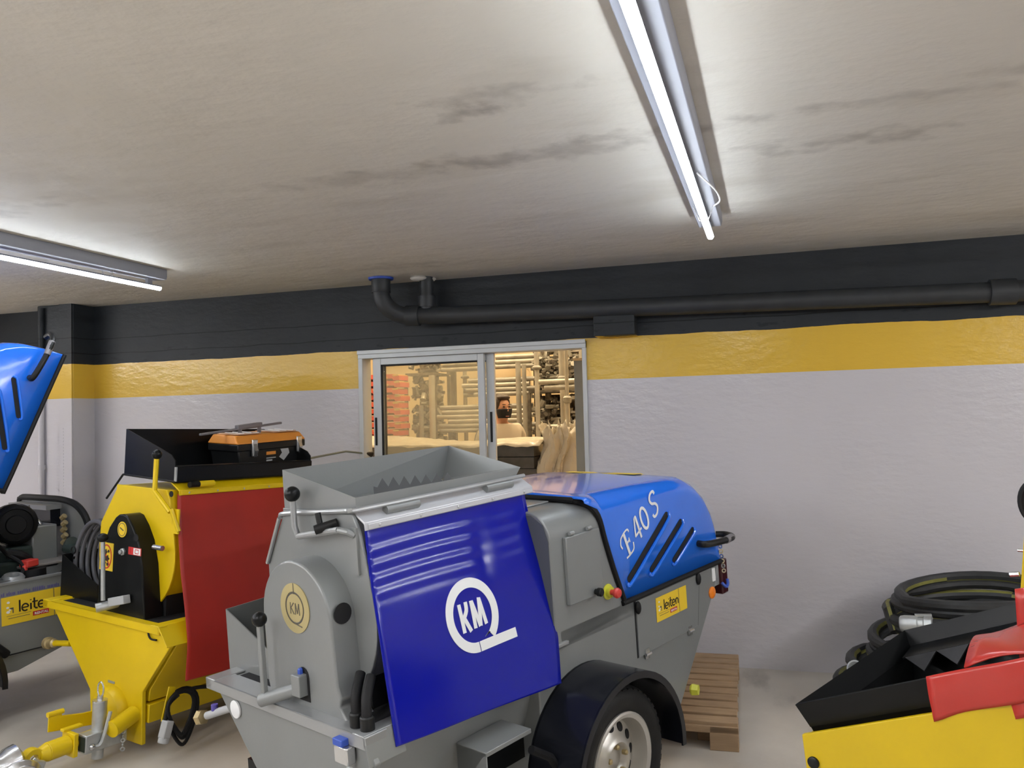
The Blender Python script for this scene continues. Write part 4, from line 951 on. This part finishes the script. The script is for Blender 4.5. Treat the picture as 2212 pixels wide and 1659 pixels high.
P('jockey_post', MB().cyl((-1.25, .215, .20), (-1.25, .215, .385), .034, 20).cyl((-1.25, .215, .10), (-1.25, .215, .20), .028, 16), M['galv'], m2, .003, label='zinc jockey post')
P('post_cap', MB().lathe([(.036, 0), (.036, .004), (.015, .008), (.015, .024), (0, .026)], (-1.25, .215, .385), (0, 0, 1), 20), M['chrome'], m2)
P('pull_ring', MB().tube([(-1.25, .215+.023*cos(a), .440+.036*sin(a)) for a in [2*pi*i/24 for i in range(24)]], .0045, 8, closed=True), M['chrome'], m2, label='bright pull ring')
P('clamp_lever', MB().tube(smooth_path([(-1.30, .165, .185), (-1.27, .155, .20), (-1.235, .150, .34)], 4), .010, 8), M['galv'], m2)
P('clamp_bolt', MB().sphere((-1.315, .166, .185), .016, 10), M['chrome'], m2)
cp = P('tow_coupling', MB().lathe([(.03, -.17), (.055, -.16), (.062, -.05), (.058, .0), (.075, .03), (.08, .07), (.05, .09)], (-1.71, .25, .20), (.97, -.1, .12), 24), M['chrome'], m2, label='zinc tow coupling head')
P('coupling_plate', MB().obox((-1.62, .20, .165), .16, .03, .10, Matrix.Rotation(.35, 3, 'Y')), M['galv'], cp, .008)
P('coupling_shell', MB().lathe([(.02, -.03), (.075, -.028), (.09, 0), (.075, .03), (.02, .032)], (-1.66, .17, .155), (.3, .9, .2), 24), M['chrome'], cp, .003)
ch = MB()
for i in range(6): ch.lathe([(.006, -.003), (.012, -.003), (.012, .003), (.006, .003)], (-1.15, .16, .235-.022*i), (1, (i % 2)*2-1, 0), 10, closed=True)
P('safety_chain', ch, M['galv'], m2)
P('clip_strap', MB().obox((-1.04, -.035, .36), .045, .006, .17, Matrix.Rotation(.22, 3, 'Y')), M['yellow'], m2, .003)
P('lower_rail', MB().box(-1.05, .5, .10, .17, .235, .33).box(-1.05, .5, .46, .53, .235, .33), M['yellow'], m2, .004)
# light cable looped at the side
cb = MB()
for k, (rx, rz, dx, dz, dy) in enumerate(((.088, .14, 0, 0, 0), (.078, .118, -.012, .018, -.014), (.070, .105, -.03, .03, -.026))):
    pts = [(-.958+dx+rx*cos(a)+.02*sin(2*a), -.045+dy+.012*sin(a), .275+dz+rz*sin(a)) for a in [radians(90+360*i/30) for i in range(30)]]
    cb.tube(pts, .0095, 8, closed=True)
cb.tube(smooth_path([(-.95, -.05, .405), (-.88, -.04, .40), (-.78, -.02, .375), (-.68, 0, .345), (-.55, .02, .33)], 5), .010, 8)
cb.tube(smooth_path([(-1.0, -.06, .40), (-1.05, -.05, .36), (-1.075, -.06, .29)], 5), .0095, 8)
cbl = P('light_cable', cb, M['blackm'], m2, label='black light cable looped under the flap')
P('cable_plug', MB().obox((-1.075, -.07, .25), .045, .045, .085, Matrix.Rotation(.25, 3, 'Y')).cyl((-1.082, -.07, .215), (-1.09, -.07, .185), .027, 14), M['plug'], cbl, .005, label='grey seven pin plug')
def ground_wheel(root, x, yo, side, r, zc):
    w_ = wheel(root, x, yo, r, side); w_.location = (0, 0, zc-r)
    return w_
ground_wheel(m2, .02, -.21, -1, .295, .415); ground_wheel(m2, .02, 1.21, 1, .295, .365)
P('axle', MB().box(0, .05, -.05, 1.05, .36, .42), M['black'], m2)
fender(m2, .02, .40, .37, -.245, .0, M['fender'], -6, 172); fender(m2, .02, .37, .37, 1.0, 1.245, M['fender'], -6, 172)

# grey cable coil hanging in the side box of the yellow machine
def to_world(root, p): return root.matrix_world @ Vector(p)
t = thing('cable_coil', 'thick grey cable coil lying in the black side box of the yellow machine', 'cable', m2.matrix_world @ Matrix.Translation((-.83, .86, .757)))
cc = MB()
for k in range(6):
    pts = [(-.075+.028*k+.02*sin(a), .155*(1-.02*k)*cos(a)-.012*k, .225+.205*(1-.012*k)*sin(a)+.006*(k % 2)) for a in [2*pi*i/36 for i in range(36)]]
    cc.tube(pts, .0135, 10, closed=True)
P('cable', cc, M['cablegrey'], t)
P('tie', MB().tube([(-.09+.02*0, .16+.02*cos(a), .25+.02*sin(a)) for a in [2*pi*i/12 for i in range(12)]], .004, 6, closed=True).box(-.10, .07, .145, .150, .2, .215), M['blackm'], t)

# toolbox standing in the black hopper
t = thing('toolbox', 'black toolbox with orange lid and two metal clasps in the black hopper', 'toolbox', m2.matrix_world @ Matrix.Translation((-.105, .40, 1.513)) @ Matrix.Rotation(radians(1.5), 4, 'Z') @ Matrix.Rotation(radians(-3.0), 4, 'Y'))
bl, bd_, bh = .57, .24, .122
P('body', MB().prism([(-bl/2+.03, 0), (bl/2-.03, 0), (bl/2-.004, bh), (-bl/2+.004, bh)], 'y', -bd_/2, bd_/2), M['blackplastic'], t, .008)
P('rim_band', MB().box(-bl/2-.004, bl/2+.004, -bd_/2-.008, bd_/2+.008, bh-.012, bh+.032), M['blackplastic'], t, .006)
ld = P('lid', MB().add([(-bl/2-.008, -bd_/2-.012, bh+.032), (bl/2+.008, -bd_/2-.012, bh+.032), (bl/2+.008, bd_/2+.012, bh+.032), (-bl/2-.008, bd_/2+.012, bh+.032), (-bl/2+.01, -bd_/2+.03, bh+.082), (bl/2-.01, -bd_/2+.03, bh+.082), (bl/2-.01, bd_/2-.02, bh+.088), (-bl/2+.01, bd_/2-.02, bh+.088)], [(0, 1, 5, 4), (1, 2, 6, 5), (2, 3, 7, 6), (3, 0, 4, 7), (4, 5, 6, 7), (0, 3, 2, 1)]), M['orangeplastic'], t, .008, label='orange lid')
P('tray_cover', MB().box(-.25, -.06, -.085, .09, bh+.086, bh+.092).box(.06, .25, -.085, .09, bh+.086, bh+.092), M['clearlid'], ld, .002)
for i in range(3): P('tray_rib', MB().box(-.2+.06*i, -.193+.06*i, -.08, .08, bh+.092, bh+.095).box(.10+.06*i, .107+.06*i, -.08, .08, bh+.092, bh+.095), M['white'], ld)
for x in (-.16, .225):
    c_ = P('clasp', MB().box(x-.022, x+.022, -bd_/2-.020, -bd_/2-.008, bh-.045, bh+.055), M['chrome'], t, .003, label='bright metal clasp')
    P('clasp_lever', MB().prism([(-bd_/2-.02, bh-.05), (-bd_/2-.034, bh-.01), (-bd_/2-.02, bh+.03)], 'x', x-.014, x+.014), M['chrome'], c_)
hd = P('handle', MB().obox((-.13, .0, bh+.118), .66, .020, .014, Matrix.Rotation(-.06, 3, 'Y')).obox((-.08, .0, bh+.132), .20, .034, .026, Matrix.Rotation(-.06, 3, 'Y')).box(-.16, -.145, -.012, .012, bh+.085, bh+.13).box(.0, .015, -.012, .012, bh+.085, bh+.135), M['handlegrey'], t, .004, label='grey carrying handle bar')
ft = lambda a, b, t_: (a, -bd_/2-.0012-t_+.0, b)
fl_ = MB().flat([(-.05, .075), (.03, .075), (.03, .095), (-.05, .095)], ft, .001)
P('label_tag', fl_, M['orangeplastic'], t)
P('label_print', MB().flat([(-.05, .052), (.03, .052), (.03, .058), (-.05, .058)], ft, .001).flat([(-.05, .035), (.0, .035), (.0, .045), (-.05, .045)], ft, .001).flat([(-.07, .012), (.03, .012), (.03, .028), (-.07, .028)], ft, .001).flat([(.06, .055), (.10, .03), (.15, .075), (.14, .105), (.07, .105), (.085, .08)], ft, .001), M['plug'], t)
lg = MB()
for i in range(4): lg.prism([(-.24+.045*i, .0), (-.22+.045*i, .028), (-.20+.045*i, .0)], 'y', -bd_/2-.004, -bd_/2+.002)
P('foot_rib', lg, M['blackplastic'], t)

# ------------------------------------------------------------------ grey machine at the left edge, hood up
m3 = thing('mixer_trailer', 'grey mixer pump trailer at the left edge with its blue hood raised', 'construction machine', frame((-4.43, 3.355, -.09), 18, 1.5))
b3 = MB()   # open engine trough: near side, far side, rear, bottom
b3.box(-.10, 1.17, 0, .012, .449, .865).box(-.10, 1.17, .988, 1.0, .449, .865).box(1.158, 1.17, 0, 1.0, .449, .9).box(-.10, 1.17, 0, 1.0, .44, .452)
b3.prism([(-.10, .452), (-.10, .345), (.555, .345), (.842, .426), (.94, .452)], 'y', .004, .996)
P('rear_body', b3, M['silver'], m3, .004)
P('body_ledge', MB().box(-.1, 1.17, -.006, .03, .856, .868), M['silver_lt'], m3)
P('lower_seam', MB().box(-.1, .95, -.004, .001, .446, .452), M['dark'], m3)
leiten_sticker(m3, .471, .622, .402, .162, 0)
tw = MB(); r = random.Random(3); x = .30
while x < .90:     # unreadable line of small blue print above the label
    wd_ = r.uniform(.03, .07); xx = x
    while xx < x+wd_:
        tw.flat([(xx, .791), (xx+.007, .791), (xx+.007, .791+r.choice((.016, .016, .024))), (xx, .791+.016)], onY0(-.0005), .001); xx += r.uniform(.009, .012)
    x += wd_+.016
P('small_print', tw, M['blueink'], m3, label='line of small blue print')
ar = [(.06, .90), (.055, 1.02), (.075, 1.11), (.13, 1.19), (.24, 1.25), (.40, 1.272), (.60, 1.274), (.90, 1.272), (.965, 1.26), (.985, 1.22), (.99, .90)]
P('bulkhead', MB().prism([(y, z) for (y, z) in ar], 'x', 1.03, 1.045), M['silver'], m3)
P('bulkhead_seal', MB().tube(smooth_path([(1.035, y, z) for (y, z) in ar], 4), .022, 8), M['blackm'], m3, label='black rubber arch seal')
P('inner_box', MB().box(.965, 1.03, .42, .90, 1.10, 1.22), M['fender'], m3); P('inner_shelf', MB().box(.93, 1.03, .40, .92, 1.215, 1.245).box(.925, .932, .62, .67, 1.215, 1.24), M['silver_lt'], m3)
P('tank_box', MB().box(.80, .96, .32, .60, .86, 1.13), M['silver'], m3, .01)
P('deck_plate', MB().box(.66, 1.03, .16, .70, .90, .915).box(.95, 1.10, .06, .2, .93, .94), mat('taupe_plate', (.22, .20, .185), .5), m3, .003)
P('dip_pipe', MB().tube(smooth_path([(.80, .46, 1.15), (.85, .44, 1.165), (.89, .41, 1.14), (.905, .40, 1.05), (.905, .40, .93)], 5), .016, 12), M['chrome'], m3, label='bright bent pipe')
af = P('air_filter', MB().lathe([(.0, -.16), (.115, -.16), (.125, -.14), (.125, .02), (.115, .04), (.10, .05), (.095, .03), (.06, .035), (.055, .05), (0, .05)], (.72, .36, 1.155), (-.25, -.95, .05), 30), M['blackm'], m3, label='large black air filter drum')
P('filter_ring', MB().lathe([(.127, -.02), (.131, -.015), (.131, .0), (.127, .005)], (.72, .36, 1.155), (-.25, -.95, .05), 30, closed=True), M['blackplastic'], af)
P('engine_block', MB().box(.25, .80, .30, .75, .46, 1.02).box(.40, .70, .22, .32, .55, .95), M['engine'], m3, .02)
P('hose', MB().tube(smooth_path([(.62, .25, 1.0), (.70, .22, .97), (.76, .25, .90), (.78, .30, .80)], 5), .03, 10), M['blackm'], m3)
P('oil_filter', MB().cyl((.72, .14, .74), (.72, .14, .90), .07, 20), M['blackm'], m3)
P('red_pump', MB().obox((.70, .15, .935), .085, .07, .045, Matrix.Rotation(.3, 3, 'Z')).cyl((.665, .13, .89), (.665, .13, .93), .016, 10), M['redbtn'], m3, .008, label='red plastic cover')
P('filler_neck', MB().lathe([(.03, 0), (.058, .0), (.062, .015), (.05, .03), (.035, .03), (.03, .012)], (.585, .10, .862), (0, -.2, 1), 24, closed=True), M['silver_lt'], m3, label='bright filler neck')
P('filler_plate', MB().box(.38, .62, .05, .18, .850, .872), M['silver'], m3)
P('hydraulic_motor', MB().cyl((.98, .18, 1.01), (1.02, .30, .98), .04, 14).cyl((.96, .22, .98), (1.02, .08, .94), .035, 14), M['engine'], m3)
br = MB()
for i in range(5): br.lathe([(.0, 0), (.018, 0), (.018, .03), (0, .032)], (.98, .30-.01*(i % 2), 1.00+.04*i), (.2, -.6, .5), 8)
P('brass_fitting', br, M['brass'], m3)
P('battery', MB().box(.80, .98, .04, .20, .62, .80), M['black'], m3, .006)
P('wire_loom', MB().tube(smooth_path([(.30, .2, 1.05), (.5, .16, 1.08), (.6, .2, 1.0), (.66, .14, .93), (.62, .10, .85)], 5), .012, 8).tube(smooth_path([(.8, .12, .82), (.9, .1, .86), (1.0, .14, .84), (1.08, .12, .80)], 5), .010, 8), M['blackm'], m3)
h3 = build_hood(m3, writing=False)
Hh = Vector((-.026, 0, 1.23))
h3.matrix_local = Matrix.Translation(Hh) @ Matrix.Rotation(radians(-65), 4, 'Y') @ Matrix.Translation(-Hh)
cowl(m3); P('pan', MB().prism(funnel(), 'x', -1.04, -.1), M['silver'], m3, .004)
P('drum', MB().prism([(.185, 1.45), (.152, 1.365), (.115, 1.22)] + [(.41-.32*cos(radians(a)), 1.06+.32*sin(radians(a))) for a in range(8, -189, -9)] + [(.725, 1.20), (.60, 1.395), (.60, 1.45)], 'x', -.935, -.14), M['silver'], m3)
P('hopper', hop1(), M['silver'], m3, solid=.006, smooth=False)
ground_wheel(m3, .02, -.21, -1, .295, .385); ground_wheel(m3, .02, 1.21, 1, .295, .385)
fender(m3, .02, .37, .37, -.245, .0, M['fender'], -6, 172)
P('drain_hose', MB().tube(smooth_path([(.35, -.02, .60), (.42, -.06, .52), (.47, -.05, .47)], 4), .025, 10), M['blackm'], m3)

# ------------------------------------------------------------------ yellow machine in the right foreground
m4 = thing('mixer_trailer', 'yellow pump trailer with toothed black hopper and red cover in the right foreground', 'construction machine', frame((.036, 2.517, .0), 29, 3.75))
tn = math.tan(radians(22.3))
def zz(y, d=0): return .85 - tn*y + d
Y1 = -.95; xf, xr_ = .055, .86
front = [(-.018, .764), (Y1, .764-tn*(Y1+.018)), (Y1, .25), (-.06, .25)]
body = MB().prism([(-.016, .20), (-.016, .762), (-.024, .762), (-.024, .20)], 'x', .065, .80).prism([(y, z-.05) for (y, z) in front], 'x', .842, .85).box(.065, .80, Y1, -.05, .20, .212)
P('body', body, M['yellow4'], m4, .005)
P('front_plate', MB().prism([(-.012, .768), (Y1-.01, .768-tn*(Y1+.012)), (Y1-.01, .22), (-.05, .22)], 'x', .052, .066), M['yellow4'], m4, .003)
hp = MB(); d = .076
A0 = [(xf, 0.0), (xf, Y1), (xr_, Y1), (xr_, .012)]; B0 = [(xf+.022, -.030), (xf+.022, Y1+.03), (xr_-.03, Y1+.03), (xr_-.03, -.02)]
vs = [(x, y, zz(y)) for x, y in A0] + [(x, y, zz(y)-d) for x, y in B0]
hp.add(vs, [(0, 1, 5, 4), (1, 2, 6, 5), (2, 3, 7, 6), (3, 0, 4, 7)])
P('hopper', hp, M['black'], m4, solid=.007, label='black flared hopper', smooth=False)
C0 = [(.20, -.06), (.20, Y1+.1), (.74, Y1+.1), (.74, -.06)]
ins = MB(); vs = [(x, y, zz(y)-d) for x, y in B0] + [(x, y, zz(y)-d-.22) for x, y in C0]
ins.add(vs, [(0, 1, 5, 4), (1, 2, 6, 5), (2, 3, 7, 6), (3, 0, 4, 7), (4, 5, 6, 7)])
P('hopper_well', ins, M['black'], m4, solid=.004, smooth=False)
def teeth(x, y0, y1, n, h, dx):
    mb = MB()
    for i in range(n):
        a, b = y0+(y1-y0)*i/n, y0+(y1-y0)*(i+1)/n; m_ = a+(b-a)*.8
        mb.add([(x, a, zz(a)-d+.012), (x, b, zz(b)-d+.012), (x+dx, m_, zz(m_)-d+.012-h)], [(0, 1, 2)])
    return mb
P('rear_tooth_plate', teeth(.70, -.05, -.85, 8, .045, -.055), mat('worn_black_steel', (.03, .03, .032), .38, .3, var=.3, vscale=20), m4, solid=.005, label='row of black teeth', smooth=False)
P('rear_ledge', MB().add([(.70, -.04, zz(-.04)-d+.012), (.70, -.86, zz(-.86)-d+.012), (.835, -.88, zz(-.88)-d+.02), (.835, -.02, zz(-.02)-d+.02)], [(0, 1, 2, 3)]), M['black'], m4, solid=.005, smooth=False)
bo = MB()
for i in range(5): y = -.20-.085*i; bo.lathe([(.009, 0), (.009, .014), (.004, .018)], (.105, y, zz(y)-d+.012), (0, tn, 1), 6)
P('hopper_bolt', bo, M['galv'], m4)
P('front_ledge', MB().add([(.078, -.04, zz(-.04)-d+.004), (.078, -.86, zz(-.86)-d+.004), (.125, -.86, zz(-.86)-d+.004), (.125, -.04, zz(-.04)-d+.004)], [(0, 1, 2, 3)]), M['black'], m4, solid=.004, smooth=False)
P('round_plug', MB().lathe([(0, 0), (.0165, 0), (.0165, .006), (.012, .009), (0, .009)], (.052, -.043, .698), (-1, 0, 0), 20), M['blackplastic'], m4, label='black round plug')
# red sheet folded over the near rim
rf = P('rubber_flap', MB().grid(lambda u, v: (.049-.006*sin(v*3)+.004*sin(u*14), -.362-.55*u-.012*v, zz(-.362-.55*u, .006)-(.098+(.0 if u < .3 else .0))*v - (.012*v*math.exp(-((u-.0)/.08)**2) if v > .8 else 0)), [i/30 for i in range(31)], [j/10 for j in range(11)]), M['redpvc'], m4, solid=.004, label='red cover sheet folded over the hopper rim')
P('flap_tail', MB().grid(lambda u, v: (.047+.004*sin(u*8), -.548-.37*u-.01*v, zz(-.548-.37*u, .006)-.09-.045*v), [i/12 for i in range(13)], [j/4 for j in range(5)]), M['redpvc'], rf, solid=.004)
P('flap_back', MB().grid(lambda u, v: (.052+.26*v, -.452-.45*u+.045*v, zz(-.452-.45*u+.045*v, .008)+.05*sin(v*1.6)-.02*v+.012*sin(u*9+v*4)), [i/16 for i in range(17)], [j/10 for j in range(11)]), M['redpvc'], rf, solid=.004)
P('flap_standing', MB().grid(lambda u, v: (.30+.01*sin(u*6), -.502-.2*u, .97+.215*v+.05*u), [i/8 for i in range(9)], [j/6 for j in range(7)]), M['redpvc'], rf, solid=.005)
# crank mast
ms = P('mast', MB().add([(.34, -.485, 1.02), (.34, -.57, 1.02), (.34, -.60, 1.40), (.34, -.53, 1.40), (.40, -.485, 1.02), (.40, -.57, 1.02), (.40, -.60, 1.40), (.40, -.53, 1.40)], [(0, 1, 2, 3), (4, 7, 6, 5), (0, 4, 5, 1), (1, 5, 6, 2), (2, 6, 7, 3), (3, 7, 4, 0)]), M['yellow4'], m4, .004)
P('mast_foot', MB().box(.345, .395, -.57, -.49, .70, 1.03), M['yellow4'], ms)
P('mast_ring', MB().tube([(.35, -.553+.036*cos(a), 1.405+.052*sin(a)) for a in [2*pi*i/28 for i in range(28)]], .009, 10, closed=True), M['blackm'], ms, label='black ring handle')
P('mast_pin', MB().cyl((.355, -.52, 1.275), (.355, -.500, 1.275), .004, 8).cyl((.355, -.50, 1.212), (.355, -.478, 1.208), .007, 8), M['chrome'], ms)
for y, sd in ((.10, 1), (Y1-.16, -1)):
    w4 = wheel(m4, .55, y, .25, sd, .14); w4.location = (0, 0, .035)
P('axle', MB().box(.52, .58, Y1-.1, .02, .25, .30), M['black'], m4)
P('support_leg', MB().box(.12, .18, -.5, -.44, .01, .26), M['galv'], m4)

# ------------------------------------------------------------------ hoses piled by the wall
hose_blk = mat('black_rubber_hose', (.022, .023, .024), .5, var=.25, vscale=18, bump=.05, bscale=90)
hose_str = mat('olive_yellow_hose_stripe', (.22, .21, .05), .55, var=.2, vscale=15)
def hose(c, rx, ry, turns, tilt, label, r=.031, seed=1, ends=True, roll=0):
    rg = random.Random(seed); t = thing('concrete_hose', label, 'hose', Matrix.Translation(c) @ Matrix.Rotation(roll, 4, 'Y') @ Matrix.Rotation(tilt, 4, 'X'))
    pts = []; N = 30
    for i in range(int(turns*N)+1):
        a = 2*pi*i/N + seed; k = i/N
        q = 1 - .075*((k*1.7) % 1.0) + .02*sin(3*a+seed)
        pts.append((rx*q*cos(a), ry*q*sin(a), r + (2*r*.92)*(k % turns)*.72 + .008*sin(2*a+seed)))
    P('hose', MB().tube(pts, r, 10, stripe=9), [hose_blk, hose_str], t)
    if ends:
        p, q = Vector(pts[-1]), Vector(pts[-2]); dr = (p-q).normalized()
        P('coupling', MB().lathe([(.036, -.06), (.040, -.05), (.040, .0), (.05, .005), (.05, .05), (.043, .055), (.043, .09), (.034, .092), (.03, .02)], p, dr, 20), M['galv'], t, label='steel hose coupling')
        P('coupling_lever', MB().obox(p+dr*.03+Vector((0, 0, .05)), .07, .018, .012), M['galv'], t)
    return t
hose((.79, 5.17, .0), .52, .44, 2.6, 0, 'lowest black hose coil of the pile, on the floor by the wall', seed=2)
hose((.86, 5.18, .145), .48, .43, 2.6, 0, 'black hose coil second from the floor in the pile', seed=4, ends=False)
hose((.94, 5.2, .285), .45, .42, 2.5, .04, 'black hose coil in the middle of the pile', seed=3, ends=False, roll=-.04)
h4 = hose((1.02, 5.2, .42), .43, .40, 2.5, .05, 'black hose coil second from the top, with the steel coupling showing', seed=6.5, roll=-.05, ends=False)
bpy.context.view_layer.update()
mi = h4.matrix_world.inverted(); p0, p1 = mi @ Vector((.66, 4.86, .540)), mi @ Vector((.83, 4.81, .552))
cp4 = P('coupling', MB().lathe([(.034, -.055), (.040, -.05), (.044, -.03), (.044, .03), (.036, .035), (.036, .06), (.044, .065), (.044, .10), (.032, .105)], p0, p1-p0, 20), M['galv'], h4, label='steel hose coupling')
P('coupling_lever', MB().obox(p0+Vector((.06, 0, .045)), .08, .02, .012), M['galv'], cp4)
P('hose_tail', MB().tube([p0+(p1-p0)*.5, p1, p1+(p1-p0)*1.2+Vector((0, .05, -.02))], .03, 10, stripe=9), [hose_blk, hose_str], h4)
hose((1.06, 5.21, .55), .42, .37, 2.2, .06, 'topmost loose black hose coil with olive stripe', seed=5, ends=False, roll=-.06)
t = thing('hose_end', 'short hose end with open steel coupling lying left of the pile', 'hose', Matrix.Translation((.40, 4.98, .0)))
P('hose', MB().tube(smooth_path([(.20, .10, .031), (.12, .05, .09), (.05, -.02, .20), (.0, -.06, .255)], 5), .03, 12), hose_blk, t)
P('coupling', MB().lathe([(.03, -.02), (.05, -.015), (.05, .03), (.042, .034), (.042, .075), (.034, .075), (.03, .01)], (.0, -.06, .255), (-.35, -.75, .5), 22), M['galv'], t, label='open steel coupling')

# ------------------------------------------------------------------ pallet on the floor
pt = thing('wooden_pallet', 'slatted wooden pallet lying on the floor behind the grey machine by the wall', 'pallet', Matrix.Translation((-.625, 4.93, 0)) @ Matrix.Rotation(radians(2), 4, 'Z'))
PW, PL = .39, .62
for i in range(11):
    y = -PL+.056+i*(2*PL-.112)/10
    P('slat', MB().box(-PW+.004*(i % 3), PW-.005*(i % 2), y-.043, y+.043, .116, .138+.002*(i % 2)), M['wood'], pt, .004)
for x in (-PW+.05, 0, PW-.16): P('runner', MB().box(x-.045, x+.045, -PL+.12, PL-.12, .0, .118), M['wood'], pt, .003)
P('end_board', MB().box(-PW, PW, -PL, -PL+.02, .085, .120), M['wood'], pt, .003)
for y in (-PL+.05, PL-.05): P('foot_block', MB().box(PW-.14, PW, y-.05, y+.05, 0, .118), M['wood'], pt, .003)

# ================================================================== TWO PEOPLE IN THE WAREHOUSE
skin = mat('skin', (.50, .25, .15), .5); hairm = mat('dark_hair', (.035, .02, .013), .6, bump=.3, bscale=60)
def skinned(name, chain, edges, m, parent, label=None, root=0, sub=2):
    me = bpy.data.meshes.new(name); bm = bmesh.new(); lay = bm.verts.layers.skin.verify()
    vs = []
    for (p, r) in chain:
        v = bm.verts.new(p); v[lay].radius = (r, r) if not isinstance(r, tuple) else r; vs.append(v)
    for a, b in edges: bm.edges.new((vs[a], vs[b]))
    vs[root][lay].use_root = True; bm.to_mesh(me); bm.free(); me.materials.append(m)
    o = bpy.data.objects.new(name, me); COL.objects.link(o)
    if parent: o.parent = parent
    sk = o.modifiers.new('skin', 'SKIN'); sk.use_smooth_shade = True
    sb = o.modifiers.new('subd', 'SUBSURF'); sb.levels = sub; sb.render_levels = sub
    if label: o['label'] = label
    return o
def person(loc, rz, label, shirt, trousers, mask=True, tall=1.0):
    t = thing('person', label, 'person', Matrix.Translation(loc) @ Matrix.Rotation(rz, 4, 'Z') @ Matrix.Scale(tall, 4))
    ch = [((0, 0, .98), (.15, .11)), ((0, .0, 1.18), (.14, .10)), ((0, .01, 1.38), (.165, .105)), ((0, .01, 1.50), (.07, .065)), ((0, 0, 1.545), (.055, .055)), ((0, -.02, 1.585), (.066, .08)), ((0, -.02, 1.675), (.074, .092)), ((0, -.01, 1.745), (.05, .06))]
    ed = [(i, i+1) for i in range(7)]
    for s in (-1, 1):
        b = len(ch)
        ch += [((s*.17, .01, 1.45), .055), ((s*.21, .02, 1.40), .052), ((s*.245, .03, 1.14), .042), ((s*.235, -.08, .92), .032), ((s*.23, -.11, .85), (.022, .038))]
        ed += [(2, b), (b, b+1), (b+1, b+2), (b+2, b+3), (b+3, b+4)]
        h = b+4
        for k, (dy, ln) in enumerate(((-.030, .075), (-.010, .088), (.010, .082), (.028, .066))):
            f = len(ch); ch += [((s*.23, -.118+dy*.9, .80), .0095), ((s*.222, -.128+dy, .80-ln*.5), .009), ((s*.212, -.128+dy, .80-ln), .007)]; ed += [(h, f), (f, f+1), (f+1, f+2)]
        f = len(ch); ch += [((s*.215, -.15, .835), .011), ((s*.20, -.165, .80), .009)]; ed += [(h, f), (f, f+1)]
        b = len(ch)
        ch += [((s*.095, 0, .88), (.088, .095)), ((s*.10, -.01, .52), .062), ((s*.10, .02, .12), .042), ((s*.10, -.03, .045), (.042, .04)), ((s*.105, -.15, .03), (.04, .025))]
        ed += [(0, b), (b, b+1), (b+1, b+2), (b+2, b+3), (b+3, b+4)]
    bd = skinned('body', ch, ed, skin, t)
    D = .055
    P('nose', MB().sphere((0, -.112, 1.685-D), .017, 10, (.75, 1, 1.3)), skin, t)
    for s in (-1, 1):
        P('ear', MB().sphere((s*.078, -.01, 1.685-D), .024, 10, (.4, .8, 1.3)), skin, t)
        e_ = P('eye', MB().sphere((s*.031, -.098, 1.715-D), .011, 10, (1.2, .6, .7)), hairm, t, label='dark eye')
        P('eyebrow', MB().obox((s*.033, -.104, 1.737-D), .032, .01, .007), hairm, e_)
    P('mouth', MB().sphere((0, -.106, 1.625-D), .02, 10, (1.2, .4, .35)), mat('lips', (.42, .16, .11), .5), t)
    hr = MB().sphere((0, .012, 1.748-D), .104, 20, (.82, .98, .92))
    for i, p in enumerate(hr.v):
        if p[1] < -.055 and p[2] < 1.80-D: hr.v[i] = (p[0], max(p[1], -.055), max(p[2], 1.775-D))
    hr.sphere((0, .045, 1.70-D), .088, 16, (.9, .9, 1.1)); hr.sphere((0, -.04, 1.806-D), .05, 12, (1.4, 1.0, .6))
    P('hair', hr, hairm, t, label='short dark hair')
    if mask:
        P('face_mask', MB().grid(lambda u, v: (.074*cos(pi*u)*(1.08-.25*v*v), -.035-.092*sin(pi*u)*(1-.22*v), 1.695-D-.088*v), [i/16 for i in range(17)], [j/8 for j in range(9)]), mat('black_cloth_mask', (.012, .011, .014), .8), t, solid=.003, label='black cloth face mask')
    sc = [((0, 0, .92), (.165, .125)), ((0, 0, 1.15), (.158, .12)), ((0, .01, 1.38), (.182, .122)), ((0, .01, 1.485), (.088, .085))]; se = [(0, 1), (1, 2), (2, 3)]
    for s in (-1, 1):
        b = len(sc); sc += [((s*.175, .01, 1.445), .070), ((s*.215, .02, 1.39), .068), ((s*.24, .027, 1.20), .062)]; se += [(2, b), (b, b+1), (b+1, b+2)]
    skinned('shirt', sc, se, shirt, t, 'loose shirt')
    tc = [((0, 0, .98), (.165, .125))]; te = []
    for s in (-1, 1):
        b = len(tc); tc += [((s*.095, 0, .87), (.10, .108)), ((s*.10, -.01, .52), .078), ((s*.10, .015, .10), .064)]; te += [(0, b), (b, b+1), (b+1, b+2)]
    skinned('trousers', tc, te, trousers, t, 'dark trousers')
    sh = MB()
    for s in (-1, 1): sh.sphere((s*.103, -.06, .045), .055, 14, (.95, 2.1, .8))
    P('shoes', sh, M['blackm'], t, label='black shoes')
    return t
beige = mat('beige_cotton', (.55, .47, .36), .8, bump=.2, bscale=12); navy = mat('dark_cotton', (.03, .032, .04), .8)
person((-2.70, 8.35, 0), radians(48), 'dark haired man in black face mask and beige shirt behind the window', beige, navy, True, 1.075)
person((-3.0, 9.0, 0), radians(70), 'dark haired person half hidden by the window stile, left of the masked man', navy, navy, False, 1.06)
